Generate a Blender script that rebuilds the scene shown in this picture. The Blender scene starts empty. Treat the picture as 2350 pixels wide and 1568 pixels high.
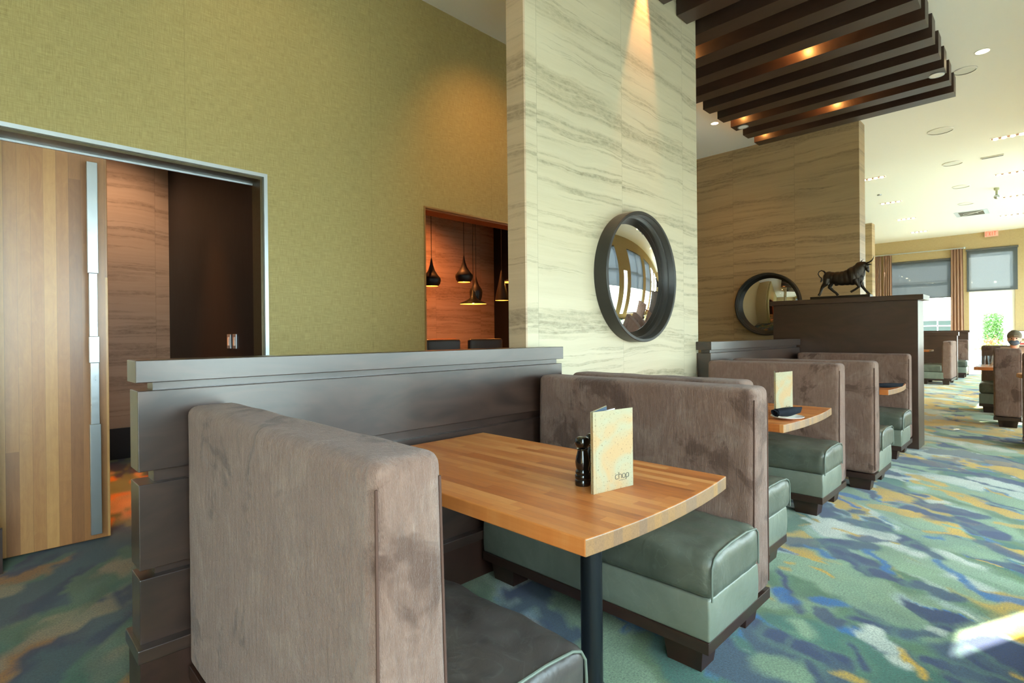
import bpy, bmesh, math, random
import numpy as np
from mathutils import Vector, Matrix, Quaternion
random.seed(4)
R_ = math.radians
sc = bpy.context.scene
col = sc.collection

# ------------------------------------------------------------------ camera
CAM_H = 1.25
f_px, yaw, pitch, roll = 1231.34, 0.784961, -0.002526, -0.009638
Fv = Vector((math.cos(yaw)*math.cos(pitch), math.sin(yaw)*math.cos(pitch), math.sin(pitch)))
Rv = Vector((math.sin(yaw), -math.cos(yaw), 0)); Uv = Rv.cross(Fv)
R2 = Rv*math.cos(roll)+Uv*math.sin(roll); U2 = -Rv*math.sin(roll)+Uv*math.cos(roll)
cd = bpy.data.cameras.new('camera'); cam = bpy.data.objects.new('camera', cd); col.objects.link(cam)
cam.matrix_world = Matrix(((R2.x, U2.x, -Fv.x, 0), (R2.y, U2.y, -Fv.y, 0), (R2.z, U2.z, -Fv.z, CAM_H), (0, 0, 0, 1)))
cd.sensor_width = 36; cd.lens = 36*f_px/2350; cd.shift_y = -10.09/2350; cd.clip_start = .02; cd.clip_end = 400
sc.camera = cam

# ------------------------------------------------------------------ view, world, sun
sc.view_settings.view_transform = 'Standard'; sc.view_settings.look = 'None'
sc.view_settings.gamma = 1; sc.view_settings.use_curve_mapping = False
sc.view_settings.exposure = 0.85
sc.cycles.use_denoising = True
try: sc.cycles.denoiser = 'OPENIMAGEDENOISE'
except Exception: pass
sc.cycles.max_bounces = 9; sc.cycles.diffuse_bounces = 6; sc.cycles.glossy_bounces = 4
sc.cycles.transparent_max_bounces = 16; sc.cycles.sample_clamp_indirect = 8
sc.cycles.caustics_reflective = False; sc.cycles.caustics_refractive = False
W = bpy.data.worlds.new('sky'); sc.world = W; W.use_nodes = True
nt = W.node_tree; bg = nt.nodes['Background']
tc = nt.nodes.new('ShaderNodeTexCoord'); sx = nt.nodes.new('ShaderNodeSeparateXYZ'); cr = nt.nodes.new('ShaderNodeValToRGB')
nt.links.new(tc.outputs['Generated'], sx.inputs[0]); nt.links.new(sx.outputs['Z'], cr.inputs[0])
cr.color_ramp.elements[0].position = .0; cr.color_ramp.elements[0].color = (.50, .62, .60, 1)
cr.color_ramp.elements[1].position = .5; cr.color_ramp.elements[1].color = (.58, .82, .95, 1)
e = cr.color_ramp.elements.new(.12); e.color = (.78, .93, 1.0, 1)
nt.links.new(cr.outputs[0], bg.inputs['Color']); bg.inputs['Strength'].default_value = 9.0
sl = bpy.data.lights.new('sun', 'SUN'); so = bpy.data.objects.new('sun', sl); col.objects.link(so)
sl.energy = 40; sl.angle = R_(.6); sl.color = (1, .93, .80)
el = R_(34.0); sd = Vector((.91*math.cos(el), -.415*math.cos(el), math.sin(el)))
so.rotation_euler = sd.to_track_quat('Z', 'Y').to_euler(); so.location = (20, -12, 14)

# ------------------------------------------------------------------ materials
def new_mat(name):
    m = bpy.data.materials.new(name); m.use_nodes = True
    return m, m.node_tree, m.node_tree.nodes['Principled BSDF']
def N(t, typ, **kw):
    n = t.nodes.new(typ)
    for k, v in kw.items():
        if k in n.inputs.keys(): n.inputs[k].default_value = v
        else: setattr(n, k, v)
    return n
def L(t, a, b): t.links.new(a, b)
def math_(t, op, a, b=None, c=None):
    n = t.nodes.new('ShaderNodeMath'); n.operation = op
    for i, v in enumerate((a, b, c)):
        if v is None: continue
        if isinstance(v, (int, float)): n.inputs[i].default_value = v
        else: t.links.new(v, n.inputs[i])
    return n.outputs[0]
def comb(t, x, y, z):
    n = t.nodes.new('ShaderNodeCombineXYZ')
    for i, v in enumerate((x, y, z)):
        if isinstance(v, (int, float)): n.inputs[i].default_value = v
        else: t.links.new(v, n.inputs[i])
    return n.outputs[0]
def mix(t, fac, a, b, mode='MIX'):
    n = t.nodes.new('ShaderNodeMix'); n.data_type = 'RGBA'; n.blend_type = mode
    for i, v in ((0, fac), (6, a), (7, b)):
        if isinstance(v, (int, float)): n.inputs[i].default_value = v
        elif isinstance(v, tuple): n.inputs[i].default_value = (*v, 1) if len(v) == 3 else v
        else: t.links.new(v, n.inputs[i])
    return n.outputs[2]
def ramp(t, src, stops, interp='LINEAR'):
    n = t.nodes.new('ShaderNodeValToRGB'); n.color_ramp.interpolation = interp
    e = n.color_ramp.elements
    while len(e) > 1: e.remove(e[-1])
    e[0].position = stops[0][0]; e[0].color = (*stops[0][1], 1)
    for p, c in stops[1:]:
        q = e.new(p); q.color = (*c, 1)
    t.links.new(src, n.inputs[0]); return n.outputs[0]
def noise(t, vec, scale, detail=3, rough=.5, dist=0.):
    n = N(t, 'ShaderNodeTexNoise', Scale=scale, Detail=detail, Roughness=rough, Distortion=dist)
    if vec is not None: t.links.new(vec, n.inputs['Vector'])
    return n.outputs['Fac']
def pos(t):
    g = t.nodes.new('ShaderNodeNewGeometry'); s = t.nodes.new('ShaderNodeSeparateXYZ'); t.links.new(g.outputs['Position'], s.inputs[0])
    return g.outputs['Position'], s.outputs[0], s.outputs[1], s.outputs[2]
def opos(t):
    g = t.nodes.new('ShaderNodeTexCoord'); s = t.nodes.new('ShaderNodeSeparateXYZ'); t.links.new(g.outputs['Object'], s.inputs[0])
    return g.outputs['Object'], s.outputs[0], s.outputs[1], s.outputs[2]
def bump(t, p, h, strength=.2, dist=.01):
    n = N(t, 'ShaderNodeBump', Strength=strength, Distance=dist); t.links.new(h, n.inputs['Height']); t.links.new(n.outputs[0], p.inputs['Normal'])
def srgb(r, g, b):
    f = lambda c: (c/255)/12.92 if c/255 <= .04045 else ((c/255+.055)/1.055)**2.4
    return (f(r), f(g), f(b))
def simple(name, c, rough=.5, metal=0., em=None, es=0., coat=0., spec=.5):
    m, t, p = new_mat(name)
    p.inputs['Base Color'].default_value = (*c, 1); p.inputs['Roughness'].default_value = rough; p.inputs['Metallic'].default_value = metal
    p.inputs['Coat Weight'].default_value = coat; p.inputs['Specular IOR Level'].default_value = spec
    v = noise(t, opos(t)[0], 30, 2)
    L(t, math_(t, 'MULTIPLY_ADD', v, .12, rough-.06 if rough > .06 else 0.), p.inputs['Roughness'])
    if em: p.inputs['Emission Color'].default_value = (*em, 1); p.inputs['Emission Strength'].default_value = es
    return m

def travertine(name, axis, c_hi, c_lo, vein, tilt=0.0, off=0.):
    """Vein-cut stone: horizontal veins, slabs .95 m wide with shifted veins. axis: 0 runs along X, 1 along Y."""
    m, t, p = new_mat(name)
    P, x, y, z = pos(t); h = (x, y)[axis]
    slab = math_(t, 'FLOOR', math_(t, 'DIVIDE', math_(t, 'ADD', h, off), .95))
    zz = math_(t, 'ADD', math_(t, 'ADD', z, math_(t, 'MULTIPLY', h, tilt)), math_(t, 'MULTIPLY', slab, .031))
    warp = noise(t, comb(t, math_(t, 'MULTIPLY', h, .55), math_(t, 'MULTIPLY', zz, .9), off), 1.3, 3)
    wob = noise(t, comb(t, math_(t, 'MULTIPLY', h, 3.2), math_(t, 'MULTIPLY', zz, 6), off), 1., 4, .6)
    z2 = math_(t, 'ADD', math_(t, 'ADD', zz, math_(t, 'MULTIPLY', warp, .16)), math_(t, 'MULTIPLY', wob, .05))
    big = noise(t, comb(t, math_(t, 'MULTIPLY', h, .22), math_(t, 'MULTIPLY', z2, 5.2), 3.1), 1.0, 5, .6)
    fine = noise(t, comb(t, math_(t, 'MULTIPLY', h, .9), math_(t, 'MULTIPLY', z2, 24), 7.7), 1.0, 6, .68)
    base = mix(t, fine, c_lo, c_hi)
    v = ramp(t, big, [(0, (0, 0, 0)), (.50, (0, 0, 0)), (.575, (1, 1, 1)), (.60, (.3, .3, .3)), (.70, (0, 0, 0))])
    v2 = ramp(t, noise(t, comb(t, math_(t, 'MULTIPLY', h, .35), math_(t, 'MULTIPLY', z2, 11), 1.2), 1.0, 6, .62), [(0, (0, 0, 0)), (.57, (0, 0, 0)), (.61, (.8, .8, .8)), (.66, (0, 0, 0))])
    brk = noise(t, comb(t, math_(t, 'MULTIPLY', h, 16), math_(t, 'MULTIPLY', z, 38), 0), 1.0, 5, .75)
    k = math_(t, 'MULTIPLY', math_(t, 'MINIMUM', math_(t, 'ADD', v, v2), 1.), math_(t, 'MULTIPLY_ADD', brk, 2.6, -.62))
    c = mix(t, math_(t, 'MULTIPLY', k, .85), base, vein)
    pit = ramp(t, noise(t, comb(t, math_(t, 'MULTIPLY', h, 60), math_(t, 'MULTIPLY', z, 130), 0), 1., 3, .7), [(.66, (0, 0, 0)), (.72, (1, 1, 1))])
    c = mix(t, math_(t, 'MULTIPLY', pit, .4), c, vein)
    tone = noise(t, comb(t, math_(t, 'MULTIPLY', h, .4), math_(t, 'MULTIPLY', z2, 1.6), 5), 1.0, 2)
    c = mix(t, math_(t, 'MULTIPLY', tone, .45), c, tuple(a*b for a, b in zip(c_hi, (1.02, .90, .74))))
    fr = math_(t, 'FRACT', math_(t, 'DIVIDE', math_(t, 'ADD', h, off), .95))
    jl = math_(t, 'LESS_THAN', fr, .0035)
    c = mix(t, math_(t, 'MULTIPLY', jl, .45), c, vein)
    L(t, c, p.inputs['Base Color']); p.inputs['Roughness'].default_value = .42; p.inputs['Specular IOR Level'].default_value = .35
    bump(t, p, math_(t, 'SUBTRACT', fine, k), .08, .01)
    return m

def strips(name, across, along, w, ln, stops, rough=.32, grain=.35, coat=.0, world=False):
    """Butcher-block wood: narrow staves with random tone and grain. across/along: axis indices."""
    m, t, p = new_mat(name)
    P, *ax = (pos(t) if world else opos(t))
    a, b = ax[across], ax[along]; c_ = ax[3-across-along]
    i = math_(t, 'FLOOR', math_(t, 'DIVIDE', a, w))
    wn = N(t, 'ShaderNodeTexWhiteNoise'); wn.noise_dimensions = '1D'; L(t, i, wn.inputs['W'])
    j = math_(t, 'FLOOR', math_(t, 'DIVIDE', math_(t, 'ADD', b, math_(t, 'MULTIPLY', wn.outputs['Value'], ln)), ln))
    w2 = N(t, 'ShaderNodeTexWhiteNoise'); w2.noise_dimensions = '2D'; L(t, comb(t, i, j, 0), w2.inputs['Vector'])
    seed = w2.outputs['Value']
    g = noise(t, comb(t, math_(t, 'MULTIPLY', a, 55), math_(t, 'MULTIPLY', b, 3.2), math_(t, 'ADD', math_(t, 'MULTIPLY', seed, 40), math_(t, 'MULTIPLY', c_, 50))), 1, 5, .6, .6)
    fleck = noise(t, comb(t, math_(t, 'MULTIPLY', a, 16), math_(t, 'MULTIPLY', b, 5), math_(t, 'MULTIPLY', seed, 9)), 1, 4, .7, 2.2)
    v = math_(t, 'ADD', math_(t, 'MULTIPLY', seed, .62), math_(t, 'MULTIPLY', math_(t, 'ADD', g, fleck), grain*.6))
    c = ramp(t, v, stops)
    fr = math_(t, 'FRACT', math_(t, 'DIVIDE', a, w)); jl = math_(t, 'LESS_THAN', fr, .03)
    c = mix(t, math_(t, 'MULTIPLY', jl, .35), c, tuple(v_*.35 for v_ in stops[0][1]))
    if name == 'butcher_block':      # end grain on the sawn front edge is greyer and rougher
        sn = t.nodes.new('ShaderNodeSeparateXYZ'); L(t, t.nodes.new('ShaderNodeNewGeometry').outputs['True Normal'], sn.inputs[0])
        eg = noise(t, comb(t, math_(t, 'MULTIPLY_ADD', c_, 130, math_(t, 'MULTIPLY', seed, 30)), math_(t, 'MULTIPLY', a, 190), 0), 1, 4, .6, 1.5)
        ec = mix(t, eg, srgb(88, 62, 44), mix(t, seed, srgb(132, 106, 86), srgb(178, 130, 72)))
        c = mix(t, math_(t, 'LESS_THAN', sn.outputs[1], -.6), c, ec)
    L(t, c, p.inputs['Base Color'])
    L(t, math_(t, 'MULTIPLY_ADD', g, .18, rough-.08), p.inputs['Roughness']); p.inputs['Coat Weight'].default_value = coat
    p.inputs['Coat Roughness'].default_value = .3
    bump(t, p, g, .06, .004)
    return m

def darkwood(name, c1, c2, rough=.3, coat=.35, along=0):
    m, t, p = new_mat(name)
    P, *ax = pos(t); s = [22., 22., 22.]; s[along] = 1.6
    v = comb(t, *[math_(t, 'MULTIPLY', a, k) for a, k in zip(ax, s)])
    g = noise(t, v, 1, 5, .6, 1.2)
    g2 = noise(t, comb(t, *[math_(t, 'MULTIPLY', a, k) for a, k in zip(ax, [2.2 if i == along else 7 for i in range(3)])]), 1, 3, .5, 2.2)
    c = mix(t, ramp(t, g2, [(.2, (0, 0, 0)), (.85, (1, 1, 1))]), c1, c2)
    c = mix(t, math_(t, 'MULTIPLY', g, .35), c, tuple(k*.4 for k in c1))
    L(t, c, p.inputs['Base Color'])
    L(t, math_(t, 'MULTIPLY_ADD', g2, .06, rough-.03), p.inputs['Roughness'])
    p.inputs['Coat Weight'].default_value = coat; p.inputs['Coat Roughness'].default_value = .30
    bump(t, p, g, .05, .003)
    return m

def velour(name):
    m, t, p = new_mat(name)
    P, x, y, z = pos(t)
    warp = N(t, 'ShaderNodeTexNoise', Scale=2.2, Detail=2.); L(t, P, warp.inputs['Vector'])
    va = N(t, 'ShaderNodeVectorMath', operation='MULTIPLY_ADD'); L(t, warp.outputs['Color'], va.inputs[0]); va.inputs[1].default_value = (.5, .5, .5); L(t, P, va.inputs[2])
    a = noise(t, va.outputs[0], 3.6, 5, .66, .2)
    dark = ramp(t, a, [(.555, (0, 0, 0)), (.62, (1, 1, 1))])
    b = noise(t, va.outputs[0], 6.5, 4, .65, .5)
    lite = ramp(t, b, [(.50, (0, 0, 0)), (.68, (1, 1, 1))])
    nap = noise(t, comb(t, math_(t, 'MULTIPLY', x, 60), math_(t, 'MULTIPLY', y, 60), math_(t, 'MULTIPLY', z, 13)), 1, 5, .75, .5)
    fur = noise(t, comb(t, math_(t, 'MULTIPLY', x, 420), math_(t, 'MULTIPLY', y, 420), math_(t, 'MULTIPLY', z, 160)), 1, 2, .6)
    c = mix(t, math_(t, 'MULTIPLY', lite, .55), srgb(124, 98, 86), srgb(146, 124, 112))
    c = mix(t, math_(t, 'MULTIPLY', dark, .72), c, srgb(66, 46, 38))
    c = mix(t, ramp(t, nap, [(.38, (.5, .5, .5)), (.62, (0, 0, 0))]), c, srgb(98, 76, 66))
    L(t, c, p.inputs['Base Color']); p.inputs['Roughness'].default_value = .92; p.inputs['Specular IOR Level'].default_value = .15
    p.inputs['Sheen Weight'].default_value = .26; p.inputs['Sheen Roughness'].default_value = .35; p.inputs['Sheen Tint'].default_value = (1., .9, .86, 1)
    bump(t, p, math_(t, 'ADD', math_(t, 'MULTIPLY', nap, 1.0), math_(t, 'MULTIPLY', fur, .4)), .8, .010)
    return m

def leather(name, c1, c2, worn):
    m, t, p = new_mat(name)
    P, x, y, z = pos(t)
    a = noise(t, P, 4, 4, .6, .6); cre = noise(t, P, 14, 5, .7, 1.5)
    crack = ramp(t, noise(t, P, 7, 3, .5, 1.), [(.485, (0, 0, 0)), (.50, (1, 1, 1)), (.515, (0, 0, 0))])
    c = mix(t, ramp(t, a, [(.35, (0, 0, 0)), (.7, (1, 1, 1))]), c1, c2)
    c = mix(t, math_(t, 'MULTIPLY', math_(t, 'MULTIPLY', crack, a), .14), c, worn)
    L(t, c, p.inputs['Base Color'])
    L(t, math_(t, 'MULTIPLY_ADD', a, .16, .26), p.inputs['Roughness'])
    p.inputs['Specular IOR Level'].default_value = .55
    pore = N(t, 'ShaderNodeTexVoronoi', Scale=420.); L(t, P, pore.inputs['Vector'])
    bump(t, p, math_(t, 'ADD', math_(t, 'MULTIPLY', noise(t, P, 9, 3, .5, 1.2), 1.2), math_(t, 'MULTIPLY', pore.outputs['Distance'], .04)), .22, .016)
    return m

def fabric_wall(name, c1, c2):
    m, t, p = new_mat(name)
    P, x, y, z = pos(t); h = math_(t, 'ADD', x, y)
    wv = noise(t, comb(t, math_(t, 'MULTIPLY', h, 260), math_(t, 'MULTIPLY', z, 14), 0), 1, 3, .6)
    wh = noise(t, comb(t, math_(t, 'MULTIPLY', h, 12), math_(t, 'MULTIPLY', z, 240), 4), 1, 3, .6)
    k = math_(t, 'MULTIPLY', math_(t, 'ADD', wv, wh), .5)
    k2 = ramp(t, k, [(.36, (0, 0, 0)), (.64, (1, 1, 1))])
    c = mix(t, k2, c1, c2)
    fr = math_(t, 'FRACT', math_(t, 'DIVIDE', math_(t, 'SUBTRACT', h, .875), 1.37)); jl = math_(t, 'LESS_THAN', fr, .003)
    c = mix(t, math_(t, 'MULTIPLY', jl, .25), c, tuple(v*.4 for v in c1))
    L(t, c, p.inputs['Base Color']); p.inputs['Roughness'].default_value = .62; p.inputs['Specular IOR Level'].default_value = .35
    bump(t, p, k, .12, .003)
    return m

def glassy(name, tint=(1, 1, 1), gl=.10, rough=.02):
    m, t, p = new_mat(name)
    t.nodes.remove(p); out = t.nodes['Material Output']
    tr = N(t, 'ShaderNodeBsdfTransparent'); tr.inputs[0].default_value = (*tint, 1)
    g = N(t, 'ShaderNodeBsdfGlossy'); g.inputs['Roughness'].default_value = rough
    fr = N(t, 'ShaderNodeFresnel', IOR=1.45); mx = N(t, 'ShaderNodeMixShader')
    gm = t.nodes.new('ShaderNodeNewGeometry'); L(t, math_(t, 'MULTIPLY', math_(t, 'MINIMUM', fr.outputs[0], .35), math_(t, 'SUBTRACT', 1., gm.outputs['Backfacing'])), mx.inputs[0]); L(t, tr.outputs[0], mx.inputs[1]); L(t, g.outputs[0], mx.inputs[2]); L(t, mx.outputs[0], out.inputs['Surface'])
    return m
def screen(name, c, clear):
    """Open-weave roller blind: partly see-through, the threads glow with daylight."""
    m, t, p = new_mat(name); t.nodes.remove(p); out = t.nodes['Material Output']
    tr = N(t, 'ShaderNodeBsdfTransparent'); d = N(t, 'ShaderNodeBsdfDiffuse'); tl = N(t, 'ShaderNodeBsdfTranslucent')
    P = pos(t); v = noise(t, comb(t, math_(t, 'MULTIPLY', P[1], 60), math_(t, 'MULTIPLY', P[2], 60), math_(t, 'MULTIPLY', P[3], 60)), 1, 2)
    cc = mix(t, v, tuple(k*.85 for k in c), c)
    L(t, cc, d.inputs[0]); L(t, cc, tl.inputs[0])
    m1 = N(t, 'ShaderNodeMixShader'); m1.inputs[0].default_value = .35; L(t, d.outputs[0], m1.inputs[1]); L(t, tl.outputs[0], m1.inputs[2])
    m2 = N(t, 'ShaderNodeMixShader'); m2.inputs[0].default_value = 1-clear; L(t, tr.outputs[0], m2.inputs[1]); L(t, m1.outputs[0], m2.inputs[2])
    L(t, m2.outputs[0], out.inputs['Surface'])
    return m
def emis(name, c, s):
    m = simple(name, c, .5, em=c, es=s)
    try: m.cycles.emission_sampling = 'NONE'
    except Exception: pass
    return m

M = {}
M['trav_main'] = travertine('travertine_front', 0, srgb(208, 202, 178), srgb(180, 172, 146), srgb(118, 114, 94), .0, .35)
M['trav_side'] = travertine('travertine_side', 1, srgb(206, 184, 158), srgb(172, 150, 126), srgb(112, 98, 84), .0, .2)
M['trav_mid'] = travertine('travertine_middle', 1, srgb(188, 164, 126), srgb(150, 128, 96), srgb(98, 86, 66), .0, .1)
M['trav_room'] = travertine('travertine_private', 0, srgb(196, 170, 148), srgb(160, 134, 114), srgb(104, 86, 74), .0, .5)
M['green'] = fabric_wall('olive_wallcovering', srgb(150, 136, 86), srgb(182, 168, 114))
M['blackwall'] = darkwood('black_grasscloth', srgb(14, 12, 15), srgb(20, 17, 21), .5, .0, 2)
M['ceil'] = simple('ceiling_paint', srgb(238, 238, 232), .85, spec=.2)
M['tan'] = fabric_wall('tan_wallcovering', srgb(172, 150, 108), srgb(192, 172, 128))
M['dwood'] = darkwood('dark_stained_walnut', srgb(30, 20, 17), srgb(74, 52, 42), .30, .85, 0)
M['dwoody'] = darkwood('dark_stained_walnut_y', srgb(54, 36, 28), srgb(76, 52, 40), .32, .4, 1)
M['slat'] = darkwood('espresso_slat_wood', srgb(50, 34, 27), srgb(66, 46, 37), .42, .15, 1)
M['plinth'] = darkwood('scuffed_espresso_base', srgb(42, 26, 20), srgb(64, 38, 28), .38, .2, 1)
M['velour'] = velour('taupe_velour')
M['velour_piping'] = simple('taupe_welt', srgb(84, 62, 54), .9, spec=.1)
M['leather_base'] = leather('pale_sage_leather', srgb(106, 112, 98), srgb(122, 126, 112), srgb(160, 166, 154))
M['leather'] = leather('sage_leather', srgb(66, 70, 60), srgb(94, 97, 85), srgb(160, 166, 154))
M['leather_dark'] = leather('smoky_leather', srgb(56, 50, 48), srgb(76, 70, 66), srgb(150, 156, 152))
M['welt'] = simple('leather_welt', srgb(98, 106, 95), .45)
TB = [(.0, srgb(96, 50, 20)), (.28, srgb(138, 70, 28)), (.5, srgb(172, 94, 40)), (.8, srgb(194, 118, 58)), (1., srgb(204, 136, 76))]
M['block'] = strips('butcher_block', 0, 1, .036, .46, TB, .40, .7, .12, True)
DB = [(.0, srgb(104, 62, 32)), (.3, srgb(142, 92, 50)), (.6, srgb(170, 116, 64)), (1., srgb(206, 156, 92))]
M['doorwood'] = strips('door_staves', 0, 2, .058, 5.3, DB, .34, .5, .9, True)
M['blackmetal'] = simple('black_metal', srgb(26, 30, 34), .36, .3)
M['blackpaint'] = simple('satin_black_frame', srgb(44, 42, 38), .42)
M['steel'] = simple('brushed_steel', srgb(190, 196, 200), .30, .95)
M['steel2'] = simple('satin_aluminium', srgb(205, 214, 222), .38, .8)
M['bronze_trim'] = simple('dark_soffit_metal', srgb(92, 80, 56), .42, .5)
M['mirror'] = simple('mirror_glass', (.86, .86, .85), .03, 1.0)
t_ = M['mirror'].node_tree
for l_ in list(t_.links):
    if l_.to_socket.name == 'Roughness': t_.links.remove(l_)
t_.nodes['Principled BSDF'].inputs['Roughness'].default_value = .015
M['gloss_black'] = simple('lacquer_black', srgb(14, 12, 12), .12, coat=.6)
M['lampblack'] = simple('lamp_black', srgb(16, 14, 13), .48)
M['brass'] = simple('hammered_brass_glow', (.95, .52, .10), .32, .9, em=(1., .42, .06), es=1.6)  # pendant liner; the bulb's warm glow on the brass is put in as emission
M['bulb'] = emis('warm_bulb', (1., .55, .16), 26)
M['bulb_out'] = emis('string_bulb', (1., .88, .6), 60)
M['strip_bulb'] = emis('downlight_bulb', (1., .74, .42), 14)
M['strip_dark'] = simple('strip_recess', srgb(86, 60, 44), .6)
M['white'] = simple('white_trim', srgb(236, 236, 232), .5)
M['porcelain'] = simple('white_porcelain', srgb(240, 241, 240), .15, coat=.3)
M['napkin'] = simple('navy_black_cloth', srgb(27, 30, 37), .9, spec=.2)
M['napkin_in'] = simple('napkin_shadow_cloth', srgb(24, 24, 30), .95, spec=.1)
M['paper'] = simple('paper', srgb(232, 236, 238), .7)
M['blueliner'] = simple('menu_liner', srgb(70, 88, 108), .6)
M['ink'] = simple('ink', srgb(58, 58, 54), .8)
M['bronze'] = simple('statue_bronze', srgb(52, 44, 36), .36, .55)
M['exitbody'] = simple('exit_panel', srgb(206, 170, 150), .5, em=(1., .5, .38), es=.10)
M['exitred'] = emis('exit_letter', (1., .06, .03), 1.2)
M['curtain'] = simple('tan_curtain', srgb(168, 132, 110), .85, spec=.15)
M['glass'] = glassy('clear_glass', (.97, .99, .98))
M['tumbler'] = glassy('tumbler_glass', (.92, .95, .97), rough=.03)
M['blind_far'] = screen('grey_screen_blind', srgb(100, 106, 110), .075); M['blind_door'] = screen('light_screen_blind', srgb(110, 116, 118), .13)
M['blind'] = screen('charcoal_screen_blind', srgb(150, 158, 166), .05)
M['winframe'] = simple('grey_window_frame', srgb(86, 88, 88), .5)
M['leaf'] = simple('hedge_leaf', srgb(96, 140, 70), .6)
M['leaf2'] = simple('pale_leaf', srgb(170, 186, 96), .6)
M['petal'] = simple('red_petal', srgb(214, 92, 60), .6)
M['soil'] = simple('ground_outside', srgb(146, 150, 148), .9)
M['house'] = simple('house_wall', srgb(214, 216, 212), .8)
M['housewin'] = simple('house_window', srgb(44, 60, 56), .4)
M['skin'] = simple('skin', srgb(196, 150, 124), .55)
M['cap'] = simple('knit_cap', srgb(104, 96, 78), .9)
M['mask'] = simple('face_mask', srgb(72, 88, 104), .8)
M['hair'] = simple('dark_hair', srgb(58, 42, 32), .7)
M['coat'] = simple('tan_sweater', srgb(178, 150, 126), .9)
M['jeans'] = simple('dark_trousers', srgb(62, 60, 64), .85)
def cork():
    m, t, p = new_mat('cork_cover'); P = opos(t)[0]
    patch = N(t, 'ShaderNodeTexVoronoi', Scale=17.); L(t, P, patch.inputs['Vector'])
    a = noise(t, P, 9, 2, .5, 1.)
    b = noise(t, comb(t, math_(t, 'MULTIPLY', opos(t)[1], 60), 0, math_(t, 'MULTIPLY', opos(t)[3], 260)), 1, 4, .6)
    c = mix(t, ramp(t, a, [(.38, (0, 0, 0)), (.56, (1, 1, 1))]), srgb(164, 136, 96), srgb(148, 146, 120))
    c = mix(t, math_(t, 'MULTIPLY', b, .35), c, srgb(146, 118, 84))
    sp = noise(t, P, 170, 2, .6); k = ramp(t, sp, [(.63, (0, 0, 0)), (.66, (1, 1, 1))])
    c = mix(t, math_(t, 'MULTIPLY', k, .8), c, srgb(92, 70, 50))
    L(t, c, p.inputs['Base Color']); p.inputs['Roughness'].default_value = .75
    return m
M['cork'] = cork()
def carpet():
    m, t, p = new_mat('patterned_carpet')
    at = N(t, 'ShaderNodeAttribute'); at.attribute_name = 'pattern'
    P, x, y, z = pos(t)
    f = noise(t, P, 330, 3, .75); g = noise(t, P, 120, 4, .75)
    hs = N(t, 'ShaderNodeHueSaturation'); L(t, at.outputs['Color'], hs.inputs['Color'])
    L(t, math_(t, 'MULTIPLY_ADD', math_(t, 'ADD', math_(t, 'MULTIPLY', f, 1.2), math_(t, 'MULTIPLY', g, 2.6)), .95, -.88), hs.inputs['Value'])
    L(t, math_(t, 'MULTIPLY_ADD', g, .5, .85), hs.inputs['Saturation'])
    L(t, hs.outputs[0], p.inputs['Base Color']); p.inputs['Roughness'].default_value = .95; p.inputs['Specular IOR Level'].default_value = .1
    p.inputs['Sheen Weight'].default_value = .25
    bump(t, p, f, .5, .006)
    return m
M['carpet'] = carpet()

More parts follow.
